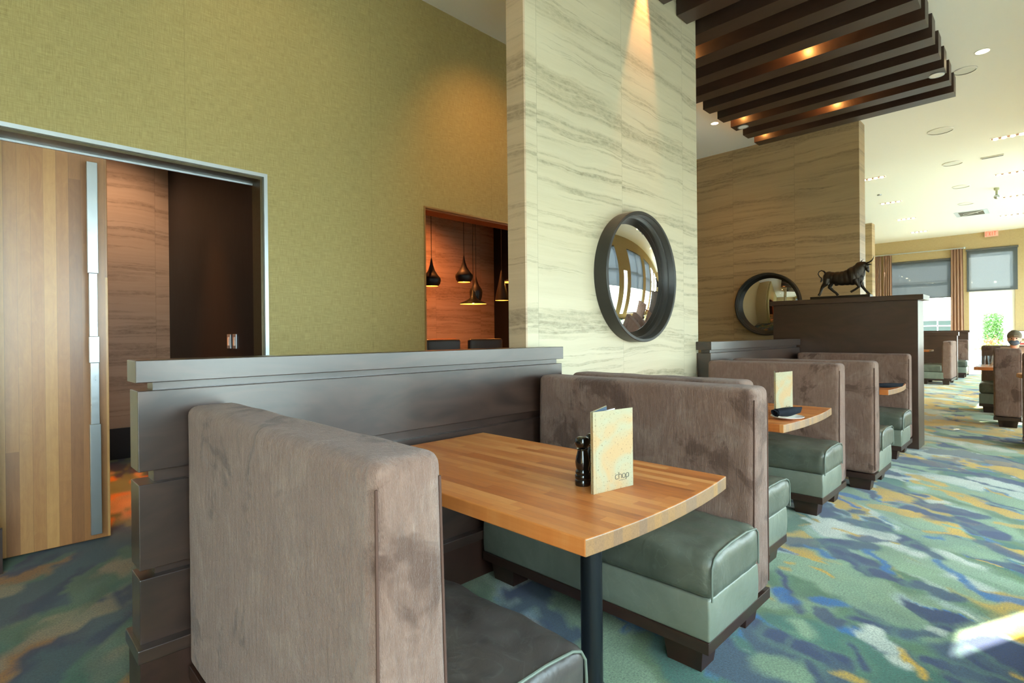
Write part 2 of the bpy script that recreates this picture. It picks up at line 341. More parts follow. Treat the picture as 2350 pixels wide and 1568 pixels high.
# ------------------------------------------------------------------ mesh helpers
class MB:
    def __init__(s): s.v, s.f, s.sm = [], [], []
    def add(s, vs, fs, smooth=False):
        o = len(s.v); s.v += [tuple(v) for v in vs]; s.f += [tuple(i+o for i in f) for f in fs]; s.sm += [smooth]*len(fs); return s
    def box(s, x0, x1, y0, y1, z0, z1):
        return s.add([(x, y, z) for z in (z0, z1) for y in (y0, y1) for x in (x0, x1)],
                     [(0, 2, 3, 1), (4, 5, 7, 6), (0, 1, 5, 4), (2, 6, 7, 3), (0, 4, 6, 2), (1, 3, 7, 5)])
    def hexa(s, b, t): return s.add(list(b)+list(t), [(3, 2, 1, 0), (4, 5, 6, 7), (0, 1, 5, 4), (1, 2, 6, 5), (2, 3, 7, 6), (3, 0, 4, 7)])
    def prism(s, pts, axis, a0, a1, smooth=False):
        n = len(pts)
        def mk(p, a): q = list(p); q.insert(axis, a); return tuple(q)
        vs = [mk(p, a0) for p in pts]+[mk(p, a1) for p in pts]
        fs = [tuple(range(n))[::-1], tuple(range(n, 2*n))]+[(i, (i+1) % n, n+(i+1) % n, n+i) for i in range(n)]
        return s.add(vs, fs, smooth)
    def lathe(s, prof, c=(0, 0, 0), n=32, axis=2, caps=True):
        vs, fs = [], []
        for r, h in prof:
            for k in range(n):
                a = 2*math.pi*k/n; p = [r*math.cos(a), r*math.sin(a)]; p.insert(axis, h); vs.append(tuple(c[i]+p[i] for i in range(3)))
        for j in range(len(prof)-1):
            for k in range(n): fs.append((j*n+k, j*n+(k+1) % n, (j+1)*n+(k+1) % n, (j+1)*n+k))
        if caps:
            if prof[0][0] > 1e-6: fs.append(tuple(range(n))[::-1])
            if prof[-1][0] > 1e-6: fs.append(tuple(range((len(prof)-1)*n, len(prof)*n)))
        return s.add(vs, fs, True)
    def tube(s, path, r, n=10, caps=True, closed=False):
        P = [Vector(p) for p in path]; m = len(P); rs = r if isinstance(r, (list, tuple)) else [r]*m
        vs, fs = [], []; up = None
        for i in range(m):
            a = P[(i-1) % m] if (i > 0 or closed) else P[i]; b = P[(i+1) % m] if (i < m-1 or closed) else P[i]
            d = (b-a).normalized()
            if up is None: up = Vector((0, 0, 1)) if abs(d.z) < .9 else Vector((1, 0, 0))
            s1 = d.cross(up).normalized(); up = s1.cross(d).normalized()
            for k in range(n):
                t = 2*math.pi*k/n; vs.append(P[i]+s1*(math.cos(t)*rs[i])+up*(math.sin(t)*rs[i]))
        for i in range(m if closed else m-1):
            for k in range(n):
                i2 = (i+1) % m; fs.append((i*n+k, i*n+(k+1) % n, i2*n+(k+1) % n, i2*n+k))
        if caps and not closed: fs += [tuple(range(n))[::-1], tuple(range((m-1)*n, m*n))]
        return s.add(vs, fs, True)
    def sphere(s, c, r, n=12, k=8, sc_=(1, 1, 1)):
        prof = [(max(r*math.sin(math.pi*i/k), 1e-5), -r*math.cos(math.pi*i/k)) for i in range(k+1)]
        o = len(s.v); s.lathe(prof, (0, 0, 0), n, caps=False)
        for i in range(o, len(s.v)): s.v[i] = tuple(c[j]+s.v[i][j]*sc_[j] for j in range(3))
        return s
    def rbox(s, x0, x1, y0, y1, z0, z1, r, cuts=(8, 8, 8), fn=None):
        """box with truly round edges, dense enough to deform"""
        lo, hi = (x0, y0, z0), (x1, y1, z1); key = {}; vs = []; fs = []
        def axis_pts(a, b, n):
            inner = [a+r+(b-a-2*r)*i/n for i in range(n+1)]
            rim = [r*(1-math.cos(math.pi/2*j/4)) for j in range(4)]
            return [a+q for q in rim[:4]]+inner+[b-q for q in rim[:4][::-1]]
        A = [axis_pts(lo[i], hi[i], cuts[i]) for i in range(3)]; D = [len(q) for q in A]
        def vid(i, j, k):
            if (i, j, k) not in key:
                p = Vector((A[0][i], A[1][j], A[2][k])); q = Vector(tuple(min(max(p[m], lo[m]+r), hi[m]-r) for m in range(3)))
                d = p-q
                if d.length > 1e-9: p = q+d.normalized()*r
                if fn: p = Vector(fn(p.x, p.y, p.z))
                key[(i, j, k)] = len(vs); vs.append(p)
            return key[(i, j, k)]
        for i in range(D[0]-1):
            for j in range(D[1]-1):
                fs.append((vid(i, j, 0), vid(i, j+1, 0), vid(i+1, j+1, 0), vid(i+1, j, 0)))
                z = D[2]-1; fs.append((vid(i, j, z), vid(i+1, j, z), vid(i+1, j+1, z), vid(i, j+1, z)))
        for i in range(D[0]-1):
            for k in range(D[2]-1):
                fs.append((vid(i, 0, k), vid(i+1, 0, k), vid(i+1, 0, k+1), vid(i, 0, k+1)))
                y = D[1]-1; fs.append((vid(i, y, k), vid(i, y, k+1), vid(i+1, y, k+1), vid(i+1, y, k)))
        for j in range(D[1]-1):
            for k in range(D[2]-1):
                fs.append((vid(0, j, k), vid(0, j, k+1), vid(0, j+1, k+1), vid(0, j+1, k)))
                x = D[0]-1; fs.append((vid(x, j, k), vid(x, j+1, k), vid(x, j+1, k+1), vid(x, j, k+1)))
        return s.add(vs, fs, True)
    def flipx(s):
        s.v = [(-x, y, z) for x, y, z in s.v]; s.f = [f[::-1] for f in s.f]; return s
    def build(s, name, mat, parent=None, bevel=0., remesh=0., smooth_it=0, sharp=35):
        me = bpy.data.meshes.new(name); me.from_pydata(s.v, [], s.f); me.update()
        me.polygons.foreach_set('use_smooth', s.sm)
        if any(s.sm):
            try: me.set_sharp_from_angle(angle=R_(sharp))
            except Exception: pass
        me.materials.append(mat)
        o = bpy.data.objects.new(name, me); col.objects.link(o)
        if parent: o.parent = parent
        if bevel:
            b = o.modifiers.new('bevel', 'BEVEL'); b.width = bevel; b.segments = 2; b.limit_method = 'ANGLE'
        if remesh:
            r = o.modifiers.new('remesh', 'REMESH'); r.mode = 'VOXEL'; r.voxel_size = remesh; r.use_smooth_shade = True
            if smooth_it: q = o.modifiers.new('smooth', 'SMOOTH'); q.iterations = smooth_it; q.factor = .5
        return o
def tag(o, label=None, cat=None, group=None, kind=None):
    if label: o['label'] = label
    if cat: o['category'] = cat
    if group: o['group'] = group
    if kind: o['kind'] = kind
    return o
def struct(o): o['kind'] = 'structure'; return o
def empty(name, loc=(0, 0, 0), rz=0., label=None, cat=None, group=None, kind=None):
    o = bpy.data.objects.new(name, None); col.objects.link(o); o.location = loc; o.rotation_euler = (0, 0, rz)
    o.empty_display_size = .1
    return tag(o, label, cat, group, kind)
def dup(root, loc=None, rz=None, label=None):
    r = root.copy(); col.objects.link(r)
    if loc is not None: r.location = loc
    if rz is not None: r.rotation_euler = (0, 0, rz)
    if label: r['label'] = label
    for ch in list(root.children):
        c = ch.copy(); col.objects.link(c); c.parent = r
        for g in list(ch.children):
            d = g.copy(); col.objects.link(d); d.parent = c
    return r
def light(name, kind, loc, energy, color, size=.1, target=None, spot=None, blend=.4, **kw):
    l = bpy.data.lights.new(name, kind); o = bpy.data.objects.new(name, l); col.objects.link(o); o.location = loc
    l.energy = energy; l.color = color
    if kind in ('POINT', 'SPOT'): l.shadow_soft_size = size
    if kind == 'SPOT': l.spot_size = R_(spot); l.spot_blend = blend
    if target is not None:
        d = Vector(loc)-Vector(target); o.rotation_euler = d.to_track_quat('Z', 'Y').to_euler()
    return o
WARM = (1., .50, .17)
def fbm(x, y, seed, oct_=4):
    rng = np.random.RandomState(seed); tot = np.zeros_like(x); amp = 1.; s = 0
    for o in range(oct_):
        T = rng.rand(64, 64); xi = np.floor(x).astype(int); yi = np.floor(y).astype(int); xf = x-xi; yf = y-yi
        u = xf*xf*(3-2*xf); v = yf*yf*(3-2*yf)
        a = T[xi % 64, yi % 64]; b = T[(xi+1) % 64, yi % 64]; c = T[xi % 64, (yi+1) % 64]; d = T[(xi+1) % 64, (yi+1) % 64]
        tot += amp*(a*(1-u)*(1-v)+b*u*(1-v)+c*(1-u)*v+d*u*v); s += amp; amp *= .5; x = x*2.03+5.1; y = y*2.03+1.7
    return tot/s
CAR = {'navy':[[4.08,0.95,4.09,0.79,0.07],[4.09,0.79,3.95,0.65,0.05],[3.95,0.65,3.87,0.54,0.061],[3.87,0.54,3.75,0.43,0.029],[3.44,1.06,3.58,0.91,0.066],[3.58,0.91,3.68,0.77,0.07],[3.49,0.85,3.3,0.64,0.071],[3.3,0.64,3.23,0.49,0.031],[3.8,0.81,3.95,0.65,0.058],[4.85,0.63,4.78,0.38,0.09],[4.6,0.4,4.42,0.25,0.079],[4.21,0.27,4.01,0.1,0.042],[4.65,0.7,4.56,0.53,0.076],[4.33,0.96,4.32,0.96,0.045],[3.26,0.45,3.23,0.34,0.05],[2.67,0.73,2.63,0.65,0.038],[2.34,0.81,2.31,0.66,0.045],[2.33,0.67,2.31,0.56,0.054],[2.21,0.63,2.13,0.57,0.02],[2.48,0.57,2.34,0.48,0.012],[2.71,0.6,2.71,0.43,0.03],[2.71,0.43,2.86,0.31,0.018],[2.56,0.31,2.54,0.15,0.032],[2.69,0.2,2.65,0.12,0.035],[2.98,1.02,2.59,0.79,0.012],[6.58,0.79,6.47,0.57,0.037],[6.16,0.74,6.21,0.4,0.045],[6.11,1.04,6.01,0.83,0.027],[5.34,0.4,5.14,0.12,0.015],[5.29,0.98,5.14,0.83,0.055],[5.14,0.83,4.89,0.63,0.012]],'mustard':[[4.56,0.86,4.52,0.68,0.072],[4.85,0.84,4.88,0.75,0.046],[5.77,0.83,5.56,0.62,0.038],[5.36,0.57,5.17,0.43,0.024],[5.17,0.43,4.94,0.14,0.058],[6.58,0.29,6.46,0.15,0.127],[6.56,0.47,6.58,0.18,0.048],[4.2,0.54,4.26,0.38,0.021],[2.56,0.42,2.43,0.32,0.014],[2.24,0.54,2.24,0.47,0.021],[2.67,0.1,2.66,0.07,0.012],[3.02,1.02,3.03,0.98,0.012],[3.11,1.03,3.12,1.01,0.012],[3.86,0.99,3.83,0.84,0.012],[4.67,0.21,4.69,0.11,0.034]],'cream':[[3.93,0.86,3.93,0.72,0.071],[3.96,1.16,3.79,0.96,0.025],[4.02,1.02,3.94,0.87,0.046],[2.64,0.54,2.54,0.45,0.043],[6.0,0.41,5.79,0.14,0.081],[2.48,0.41,2.46,0.39,0.02],[5.59,0.99,5.62,0.82,0.045],[2.83,0.36,2.83,0.32,0.012],[4.95,0.61,5.02,0.54,0.027]],'blue':[[3.7,0.43,3.48,0.31,0.015],[3.48,0.31,3.35,0.19,0.02],[3.38,0.2,3.4,0.09,0.041],[4.09,0.53,4.12,0.49,0.024],[2.77,0.76,2.81,0.69,0.036],[4.76,1.18,4.69,0.99,0.039],[2.59,0.6,2.6,0.49,0.025],[4.65,1.14,4.43,0.97,0.012],[3.62,0.74,3.34,0.59,0.012],[2.75,0.94,2.67,0.86,0.034],[3.45,0.98,3.36,0.84,0.012]],'sage':[[3.65,0.7,3.54,0.49,0.102],[3.49,0.54,3.34,0.24,0.058],[2.98,0.74,2.79,0.39,0.07],[4.04,0.56,4.05,0.29,0.138],[3.69,0.39,3.57,0.13,0.094],[3.42,0.95,3.32,0.77,0.037],[2.5,0.77,2.44,0.72,0.033],[2.8,0.29,3.23,0.09,0.022],[4.65,0.98,4.31,0.56,0.096],[2.11,0.73,2.13,0.65,0.062],[5.58,0.67,5.3,0.15,0.102]],'green':[[2.87,0.97,2.84,0.78,0.1],[2.84,0.72,2.71,0.6,0.026],[3.63,1.2,3.95,1.17,0.061],[2.64,0.39,2.54,0.29,0.033],[3.23,0.34,3.15,0.21,0.035],[2.68,0.63,2.62,0.41,0.023],[3.45,0.67,3.32,0.46,0.023]],}
# ------------------------------------------------------------------ carpet floor
def sm(e0, e1, x): t = np.clip((x-e0)/(e1-e0), 0, 1); return t*t*(3-2*t)
def carpet_colour(X, Y):
    wx = (fbm(X*2.3, Y*2.3, 1)-.5)*.35; wy = (fbm(X*2.3+9, Y*2.3+4, 2)-.5)*.35
    u = ((X+wx)*.66+(Y+wy)*.75); v = (-(X+wx)*.75+(Y+wy)*.66)
    a = fbm(u*1.5, v*3.6, 3, 4); b = fbm(u*1.9+7, v*4.4+3, 4, 4); c = fbm(u*1.1+3, v*2.6+8, 5, 3); d = fbm(u*2.6+1, v*6+2, 6, 3)
    P = lambda r, g, bb: np.array(srgb(r, g, bb))
    sage, pale, teal, green, navy, blue, cream, must, olive = P(132, 150, 118), P(160, 170, 160), P(40, 92, 82), P(82, 104, 62), P(38, 50, 84), P(42, 94, 152), P(190, 190, 176), P(196, 154, 66), P(148, 122, 94)
    m = lambda k, A, B: A*(1-k[:, None])+B*k[:, None]
    o = np.tile(sage, (len(X), 1))
    o = m(sm(.50, .60, b), o, pale)
    o = m(sm(.52, .60, c)*.9, o, green)
    o = m(sm(.60, .66, c)*.8, o, teal)
    o = m(sm(.56, .59, a), o, navy)
    o = m(sm(.53, .55, a)*(1-sm(.56, .575, a))*sm(.45, .6, d), o, blue)
    o = m(sm(.60, .63, b)*(1-sm(.55, .57, a)), o, cream)
    o = m(sm(.625, .65, d)*(1-sm(.55, .57, a)), o, must)
    # left of the divider and in the private room the weave turns olive and brown
    k = sm(1.9, 2.6, Y)*.92; o = m(k, o, m(sm(.45, .55, b), np.tile(olive, (len(X), 1)), np.tile(P(58, 78, 44), (len(X), 1))))
    o = m(k*sm(.62, .645, d), o, P(150, 100, 44)[None, :]); o = m(k*sm(.6, .66, c)*.8, o, P(40, 88, 72)[None, :]); o = m(k*sm(.54, .56, a), o, P(24, 32, 62)[None, :])
    # far aisle: cream and mustard take over
    k = sm(5.5, 9, X)*(1-sm(2.5, 3.5, Y)); o = m(k*.55*sm(.42, .55, b), o, P(196, 186, 152)[None, :]); o = m(k*sm(.55, .6, d)*.9, o, must)
    xx = X+(fbm(X*9, Y*9, 11, 3)-.5)*.08+(fbm(X*38, Y*38, 13, 2)-.5)*.022; yy = Y+(fbm(X*9+5, Y*9+2, 12, 3)-.5)*.08+(fbm(X*38+3, Y*38, 14, 2)-.5)*.022
    near = (X > 1.9) & (X < 7) & (Y > -.2) & (Y < 1.5)
    for key, cc, soft in (('green', green*.75+teal*.25, .05), ('sage', sage, .035), ('navy', navy, .018), ('blue', blue, .02), ('cream', cream, .02), ('mustard', must, .014)):
        for (ax, ay, bx, by, r) in CAR[key]:
            dx, dy = bx-ax, by-ay; l2 = dx*dx+dy*dy+1e-9
            t = np.clip(((xx[near]-ax)*dx+(yy[near]-ay)*dy)/l2, 0, 1)
            dist = np.hypot(xx[near]-ax-t*dx, yy[near]-ay-t*dy)
            kk = 1-sm(r-soft*.5, r+soft, dist)
            if key == 'navy': rim = sm(r-soft, r+.01, dist)*(1-sm(r+.012, r+.05, dist)); o[near] = m(rim*.35, o[near], P(96, 128, 96)[None, :])
            o[near] = m(kk*(.86+.14*sm(.4, .6, fbm(xx[near]*6, yy[near]*6, 15, 2))), o[near], cc)
    o *= (.72+.56*fbm(X*4.1, Y*4.1, 21, 4))[:, None]; o = m(.20*sm(.45, .6, fbm(u*3.3, v*7, 22, 4)), o, P(96, 128, 110)[None, :])
    return o
def grid_axis(segs):
    out = []
    for a, b, st in segs: out += list(np.arange(a, b-1e-6, st))
    return np.array(out+[segs[-1][1]])
gx = grid_axis([(-3, 0, .05), (0, 2, .03), (2, 5.6, .014), (5.6, 9, .03), (9, 22, .08)])
gy = grid_axis([(-1.15, 0, .06), (0, 1.3, .014), (1.3, 4.4, .04), (4.4, 7, .1)])
GX, GY = np.meshgrid(gx, gy, indexing='ij'); nx_, ny_ = GX.shape
co = np.stack([GX.ravel(), GY.ravel(), np.zeros(GX.size)], 1)
idx = np.arange(nx_*ny_).reshape(nx_, ny_)
fa = np.stack([idx[:-1, :-1], idx[1:, :-1], idx[1:, 1:], idx[:-1, 1:]], -1).reshape(-1, 4)
me = bpy.data.meshes.new('floor'); me.vertices.add(len(co)); me.vertices.foreach_set('co', co.ravel())
me.loops.add(fa.size); me.loops.foreach_set('vertex_index', fa.ravel().astype(np.int32))
me.polygons.add(len(fa)); me.polygons.foreach_set('loop_start', np.arange(0, fa.size, 4, dtype=np.int32)); me.update(calc_edges=True)
ca = me.color_attributes.new('pattern', 'FLOAT_COLOR', 'POINT')
cc = carpet_colour(co[:, 0].copy(), co[:, 1].copy()); ca.data.foreach_set('color', np.concatenate([cc, np.ones((len(cc), 1))], 1).ravel())
me.materials.append(M['carpet']); fl = bpy.data.objects.new('floor', me); col.objects.link(fl); struct(fl)

# ------------------------------------------------------------------ shell
CEIL = 4.3
struct(MB().box(-3.2, 22.2, -1.35, 7.1, CEIL, CEIL+.12).build('ceiling', M['ceil']))
YG = 4.0
g = MB()                                    # olive wall with two openings
g.box(-3, .075, YG, YG+.18, 0, 2.435); g.box(-3, 5.9, YG, YG+.18, 2.435, CEIL)
g.box(1.505, 2.885, YG, YG+.18, 0, 2.435); g.box(5.5, 5.9, YG, YG+.18, 0, 2.435)
struct(g.build('wall_left', M['green']))
struct(MB().box(5.9, 8.94, 5.3, 5.4, 0, CEIL).box(5.9, 6.0, 4.18, 5.4, 0, CEIL).build('wall_recess', M['tan']))
struct(MB().box(-3, 8.94, 6.9, 7.0, .32, CEIL-.6).build('wall_private', M['trav_room']))
struct(MB().box(-3, 8.94, 6.87, 7.0, 0, .32).build('baseboard_private', M['blackwall']))
bl = struct(MB().box(1.53, 1.60, 4.18, 6.9, 0, 3.6).build('wall_partition', M['blackwall']))
struct(MB().box(6.47, 6.54, 5.4, 6.9, 0, 3.6).build('wall_partition.001', M['blackwall']))
struct(MB().box(-3, 5.9, 4.18, 7.0, 3.6, 3.7).box(5.9, 6.6, 5.4, 7.0, 3.6, 3.7).build('ceiling_private', M['ceil']))
struct(MB().box(-3.12, -3, -1.35, 7.0, 0, CEIL).build('wall_back', M['tan']))
struct(MB().box(2.40, 4.67, 2.262, 2.41, 0, CEIL).build('wall_center', M['trav_main']))
w = MB().box(8.94, 9.27, 1.895, 7.0, 0, CEIL); struct(w.build('wall_middle', M['trav_mid']))
# the lighter stone returns on the pillar's camera side
struct(MB().box(2.385, 2.40, 2.262, 2.41, 0, CEIL).build('trim_1', M['trav_side']))
struct(MB().box(17.7, 18.05, 3.46, 5.2, 0, CEIL).build('wall_column', M['trav_mid']))
struct(MB().box(9.27, 22, 5.2, 5.3, 0, CEIL).build('wall_left_far', M['green']))
# metal trims round the two openings
tr = MB().box(.075, 1.505, YG-.012, YG+.02, 2.41, 2.435).box(1.48, 1.505, YG-.012, YG+.02, 0, 2.41).box(.05, .075, YG-.012, YG+.18, .28, 2.435)
struct(tr.build('trim_2', M['steel2']))
struct(MB().box(.075, 1.48, YG+.02, YG+.18, 2.395, 2.41).box(1.465, 1.48, YG+.02, YG+.18, 0, 2.395).build('trim_3', M['bronze_trim']))
struct(MB().box(.075, 1.48, YG+.168, YG+.18, 2.383, 2.395).build('trim_4', M['steel2']))
tr = MB().box(2.885, 5.5, YG-.012, YG+.012, 2.42, 2.435).box(2.885, 2.898, YG-.012, YG+.012, 0, 2.42)
struct(tr.build('trim_5', simple('gold_trim', srgb(196, 160, 110), .35, .7)))
struct(MB().box(2.885, 5.5, YG+.012, YG+.18, 2.405, 2.435).box(2.885, 2.9, YG+.012, YG+.18, 0, 2.405).build('trim_6', simple('copper_soffit', srgb(168, 92, 48), .5, .3)))
struct(MB().box(-3, .095, YG-.03, YG, 0, .24).box(-3, .085, YG-.045, YG, .24, .275).build('baseboard_left', M['plinth']))
struct(MB().box(1.51, 2.88, YG-.03, YG, 0, .28).build('baseboard_left.001', M['plinth']))

# ------------------------------------------------------------------ window wall (right, behind the camera) and far wall
YW = -1.15
wins = [(-1.9, .3, 2.9), (.9, 3.3, 2.3), (3.6, 5.3, 1.60), (5.74, 6.09, 2.36), (6.5, 8.8, 1.6), (9.6, 11.9, 1.6), (12.7, 15.0, 1.6), (15.8, 18.1, 1.6), (18.9, 21.2, 1.6)]
WZ0, WZ1 = .25, 3.55
wr = MB(); xs = -3.12
for a, b, _ in wins: wr.box(xs, a, YW-(.04 if 5 < a < 6.6 else .2), YW, 0, CEIL); xs = b  # wall thinned beside the added slit so the slanting sun passes
wr.box(xs, 22.2, YW-.2, YW, 0, CEIL)
for a, b, z in wins: wr.box(a, b, YW-(.04 if b-a < 1 else .2), YW, 0, WZ0).box(a, b, YW-(.04 if b-a < 1 else .2), YW, WZ1 if b-a > 1 else 2.36, CEIL)
struct(wr.build('wall_right', M['tan']))
for i, (a, b, bz) in enumerate(wins):
    if b-a < 1:  # unseen narrow slit, added to shape the sun patch on the carpet
        o = struct(MB().box(a-.03, a+.002, YW-.05, YW-.03, WZ0, 2.36).box(b-.002, b+.03, YW-.05, YW-.03, WZ0, 2.36).build('window_%d' % (i+1), M['winframe']))
        MB().box(a, b, YW-.045, YW-.041, WZ0, 2.36).build('pane', M['glass'], o); continue
    fr = MB(); t = .05
    fr.box(a, a+t*.4, YW-.12, YW-.06, WZ0, WZ1).box(b-t*.4, b, YW-.12, YW-.06, WZ0, WZ1).box(a, b, YW-.12, YW-.06, WZ0, WZ0+t).box(a, b, YW-.12, YW-.06, WZ1-t, WZ1)
    if b-a > 1: fr.box((a+b)/2-.02, (a+b)/2+.02, YW-.12, YW-.06, WZ0, WZ1).box(a, b, YW-.115, YW-.065, 2.36, 2.42)
    o = struct(fr.build('window_%d' % (i+1), M['winframe']))
    MB().box(a+.02, b-.02, YW-.094, YW-.088, WZ0+.04, WZ1-.04).build('pane', M['glass'], o)
    if b-a > 1 and i < 6:
        r = empty('roller_blind', ((a+b)/2, YW-.03, WZ1), 0, 'charcoal screen blind on the long window wall, %s' % ('over the window behind the camera', 'over the window opposite the sliding door', 'over the window opposite the stone pillar', '', 'over the window past the narrow sunlit one', 'over the window nearest the seated person')[i], 'blind', 'blinds on the long window wall')
        MB().box(-(b-a)/2, (b-a)/2, .003, .006, bz-WZ1, 0).build('screen', M['blind'], r)
        MB().tube([(-(b-a)/2, .005, 0), ((b-a)/2, .005, 0)], .03).build('roller_tube', M['winframe'], r)
        MB().box(-(b-a)/2, (b-a)/2, 0, .012, bz-WZ1-.02, bz-WZ1).build('bottom_bar', M['winframe'], r)
    pl = bpy.data.lights.new('window_portal', 'AREA'); po = bpy.data.objects.new('window_portal', pl); col.objects.link(po)
    pl.shape = 'RECTANGLE'; pl.size = b-a; pl.size_y = WZ1-WZ0; po.location = ((a+b)/2, YW-.21, (WZ0+WZ1)/2); po.rotation_euler = (R_(90), 0, 0); pl.cycles.is_portal = True

XF = 22.0
fw = MB()
fw.box(XF, XF+.2, -1.35, .69, 0, CEIL).box(XF, XF+.2, .69, 1.75, 2.52+1.2, CEIL).box(XF, XF+.2, 1.75, 2.16, 0, CEIL)
fw.box(XF, XF+.2, 2.16, 3.84, 3.56, CEIL).box(XF, XF+.2, 2.16, 3.84, 0, .3).box(XF, XF+.2, 3.84, 5.2, 0, CEIL)
struct(fw.build('wall_far', M['tan']))
o = struct(MB().box(XF+.05, XF+.1, .69, .74, 0, 3.72).box(XF+.05, XF+.1, 1.70, 1.75, 0, 3.72).box(XF+.05, XF+.1, .74, 1.70, 2.50, 2.60).box(XF+.05, XF+.1, .74, 1.70, 3.66, 3.72).build('door_2', M['white']))
MB().box(XF+.07, XF+.08, .74, 1.70, 2.60, 3.66).box(XF+.07, XF+.08, .8, 1.64, .12, 2.45).build('pane', M['glass'], o)
MB().box(XF+.055, XF+.095, .74, .80, 0, 2.5).box(XF+.055, XF+.095, 1.64, 1.70, 0, 2.5).box(XF+.055, XF+.095, .8, 1.64, 0, .12).box(XF+.055, XF+.095, .8, 1.64, 2.45, 2.5).build('door_leaf', M['white'], o)
o = struct(MB().box(XF+.08, XF+.14, 2.16, 2.20, .3, 3.56).box(XF+.08, XF+.14, 3.80, 3.84, .3, 3.56).box(XF+.08, XF+.14, 2.2, 3.8, .3, .35).box(XF+.08, XF+.14, 2.2, 3.8, 3.5, 3.56).box(XF+.08, XF+.14, 2.2, 3.8, 2.86, 2.91).build('window_10', M['winframe']))
MB().box(XF+.1, XF+.106, 2.2, 3.8, .35, 3.5).build('pane', M['glass'], o)
for nm, yc, zc, sy, sz in (('door_portal', 1.22, 1.86, 1.06, 3.72), ('window_portal', 3.0, 1.93, 1.68, 3.26)):
    pl = bpy.data.lights.new(nm, 'AREA'); po = bpy.data.objects.new(nm, pl); col.objects.link(po)
    pl.shape = 'RECTANGLE'; pl.size = sz; pl.size_y = sy; po.location = (XF+.21, yc, zc); po.rotation_euler = (0, R_(90), 0); pl.cycles.is_portal = True
def blind(y0, y1, z0, z1, label, mat='blind_far'):
    r = empty('roller_blind', (XF-.03, (y0+y1)/2, z1), 0, label, 'blind')
    h = (y1-y0)/2
    MB().box(0, .003, -h, h, z0-z1, 0).build('screen', M[mat], r)
    MB().tube([(.0, -h-.02, .02), (.0, h+.02, .02)], .03).build('roller_tube', M['winframe'], r)
    MB().box(-.006, .008, -h, h, z0-z1-.03, z0-z1).build('bottom_bar', M['winframe'], r)
blind(.63, 1.79, 2.52, 3.76, 'short grey screen blind over the glazed exit door', 'blind_door')
blind(2.12, 3.82, 2.37, 3.55, 'wide grey screen blind half lowered in the curtained far window')
rod = empty('curtain_rod', (XF-.1, 0, 3.862), 0, 'slim pale curtain rod above the far window', 'curtain rod')
MB().tube([(0, 1.86, 0), (0, 4.2, 0)], .018).build('pole', M['steel2'], rod); MB().sphere((0, 1.84, 0), .035).build('finial', M['steel2'], rod)
def curtain(y0, y1, label, x=XF-.1, z1=3.84, z0=.12):
    c = MB(); n = 60; vs = []; top = []
    for k in range(n+1):
        y = y0+(y1-y0)*k/n; ph = k/n*2*math.pi*4
        for zz in (z0, 1.4, z1): vs.append((x+.035*math.sin(ph)*(1 if zz < 3 else .8), y+(.03*(3.2-zz)*(k/n-.5)*.4), zz))
    fs = [(3*k+j, 3*k+3+j, 3*k+4+j, 3*k+1+j) for k in range(n) for j in range(2)]
    c.add(vs, fs, True); o = c.build('pleated_curtain', M['curtain'], sharp=180)
    s = o.modifiers.new('thick', 'SOLIDIFY'); s.thickness = .006
    tag(o, label, 'curtain')
curtain(1.87, 2.17, 'tan pleated curtain between the far window and the exit door')
curtain(3.72, 3.96, 'tan pleated curtain at the left side of the far window, nearer the glass')
curtain(4.02, 4.20, 'narrow tan curtain leftmost at the far window, behind the bull')
# outside
struct(MB().box(XF+.2, 60, -30, 40, -.1, 0).box(-10, XF+.2, -30, YW-.2, -.1, 0).build('ground_outside', M['soil']))
h = empty('house', (30, 3.6, 0), 0, 'pale building with a white gridded window seen through the far window', 'building')
MB().box(0, 4, -1.1, 6, 0, 1.95).build('facade', M['house'], h); 
wn = MB().box(-.03, 0, -.62, .9, .7, 1.75).build('window_pane', M['housewin'], h)
MB().box(-.06, -.03, -.62, .9, 1.48, 1.53).box(-.06, -.03, .45, .55, .7, 1.75).box(-.06, -.03, -.18, -.14, .7, 1.75).box(-.06, -.03, -.66, -.62, .7, 1.75).box(-.06, -.03, -.62, .9, 1.73, 1.79).build('grille', M['white'], wn)
def leaves(name, mat, n, fn, size, **kw):
    rnd = random.Random(kw.get('seed', 1)); mb = MB()
    for _ in range(n):
        c = Vector(fn(rnd)); a = Vector((rnd.gauss(0, 1), rnd.gauss(0, 1), rnd.gauss(0, 1))).normalized(); b = a.orthogonal().normalized(); s = size*rnd.uniform(.6, 1.3)
        mb.add([c-a*s, c+b*s*.45, c+a*s, c-b*s*.45], [(0, 1, 2, 3)])
    return mb.build(name, mat, kw.get('parent'))
hd = empty('hedge', (26, 1.42, 0), 0, 'clipped green hedge beyond the glass exit door', 'hedge')
leaves('foliage', M['leaf'], 3500, lambda r: (r.uniform(-.05, .5), r.uniform(-.28, .28), r.uniform(.05, 1.9)), .05, parent=hd)
MB().tube([(.25, -.1, 0), (.25, -.1, 1.6)], .03).tube([(.2, .15, 0), (.2, .15, 1.6)], .03).build('stem', M['plinth'], hd)
fp = empty('flower_planter', (24.2, 1.35, 0), 0, 'planter of red flowers and pale foliage outside the exit door', 'planter')
MB().lathe([(.16, 0), (.22, .5), (.20, .5), (.18, .46), (.0, .46)], (0, 0, 0)).build('pot', M['white'], fp)
leaves('foliage', M['leaf2'], 500, lambda r: (r.gauss(0, .14), r.gauss(0, .26), .62+abs(r.gauss(0, .13))), .05, parent=fp, seed=3)
leaves('blossoms', M['petal'], 90, lambda r: (r.gauss(-.05, .07), r.gauss(.0, .14), .92+r.gauss(0, .07)), .045, parent=fp, seed=5)
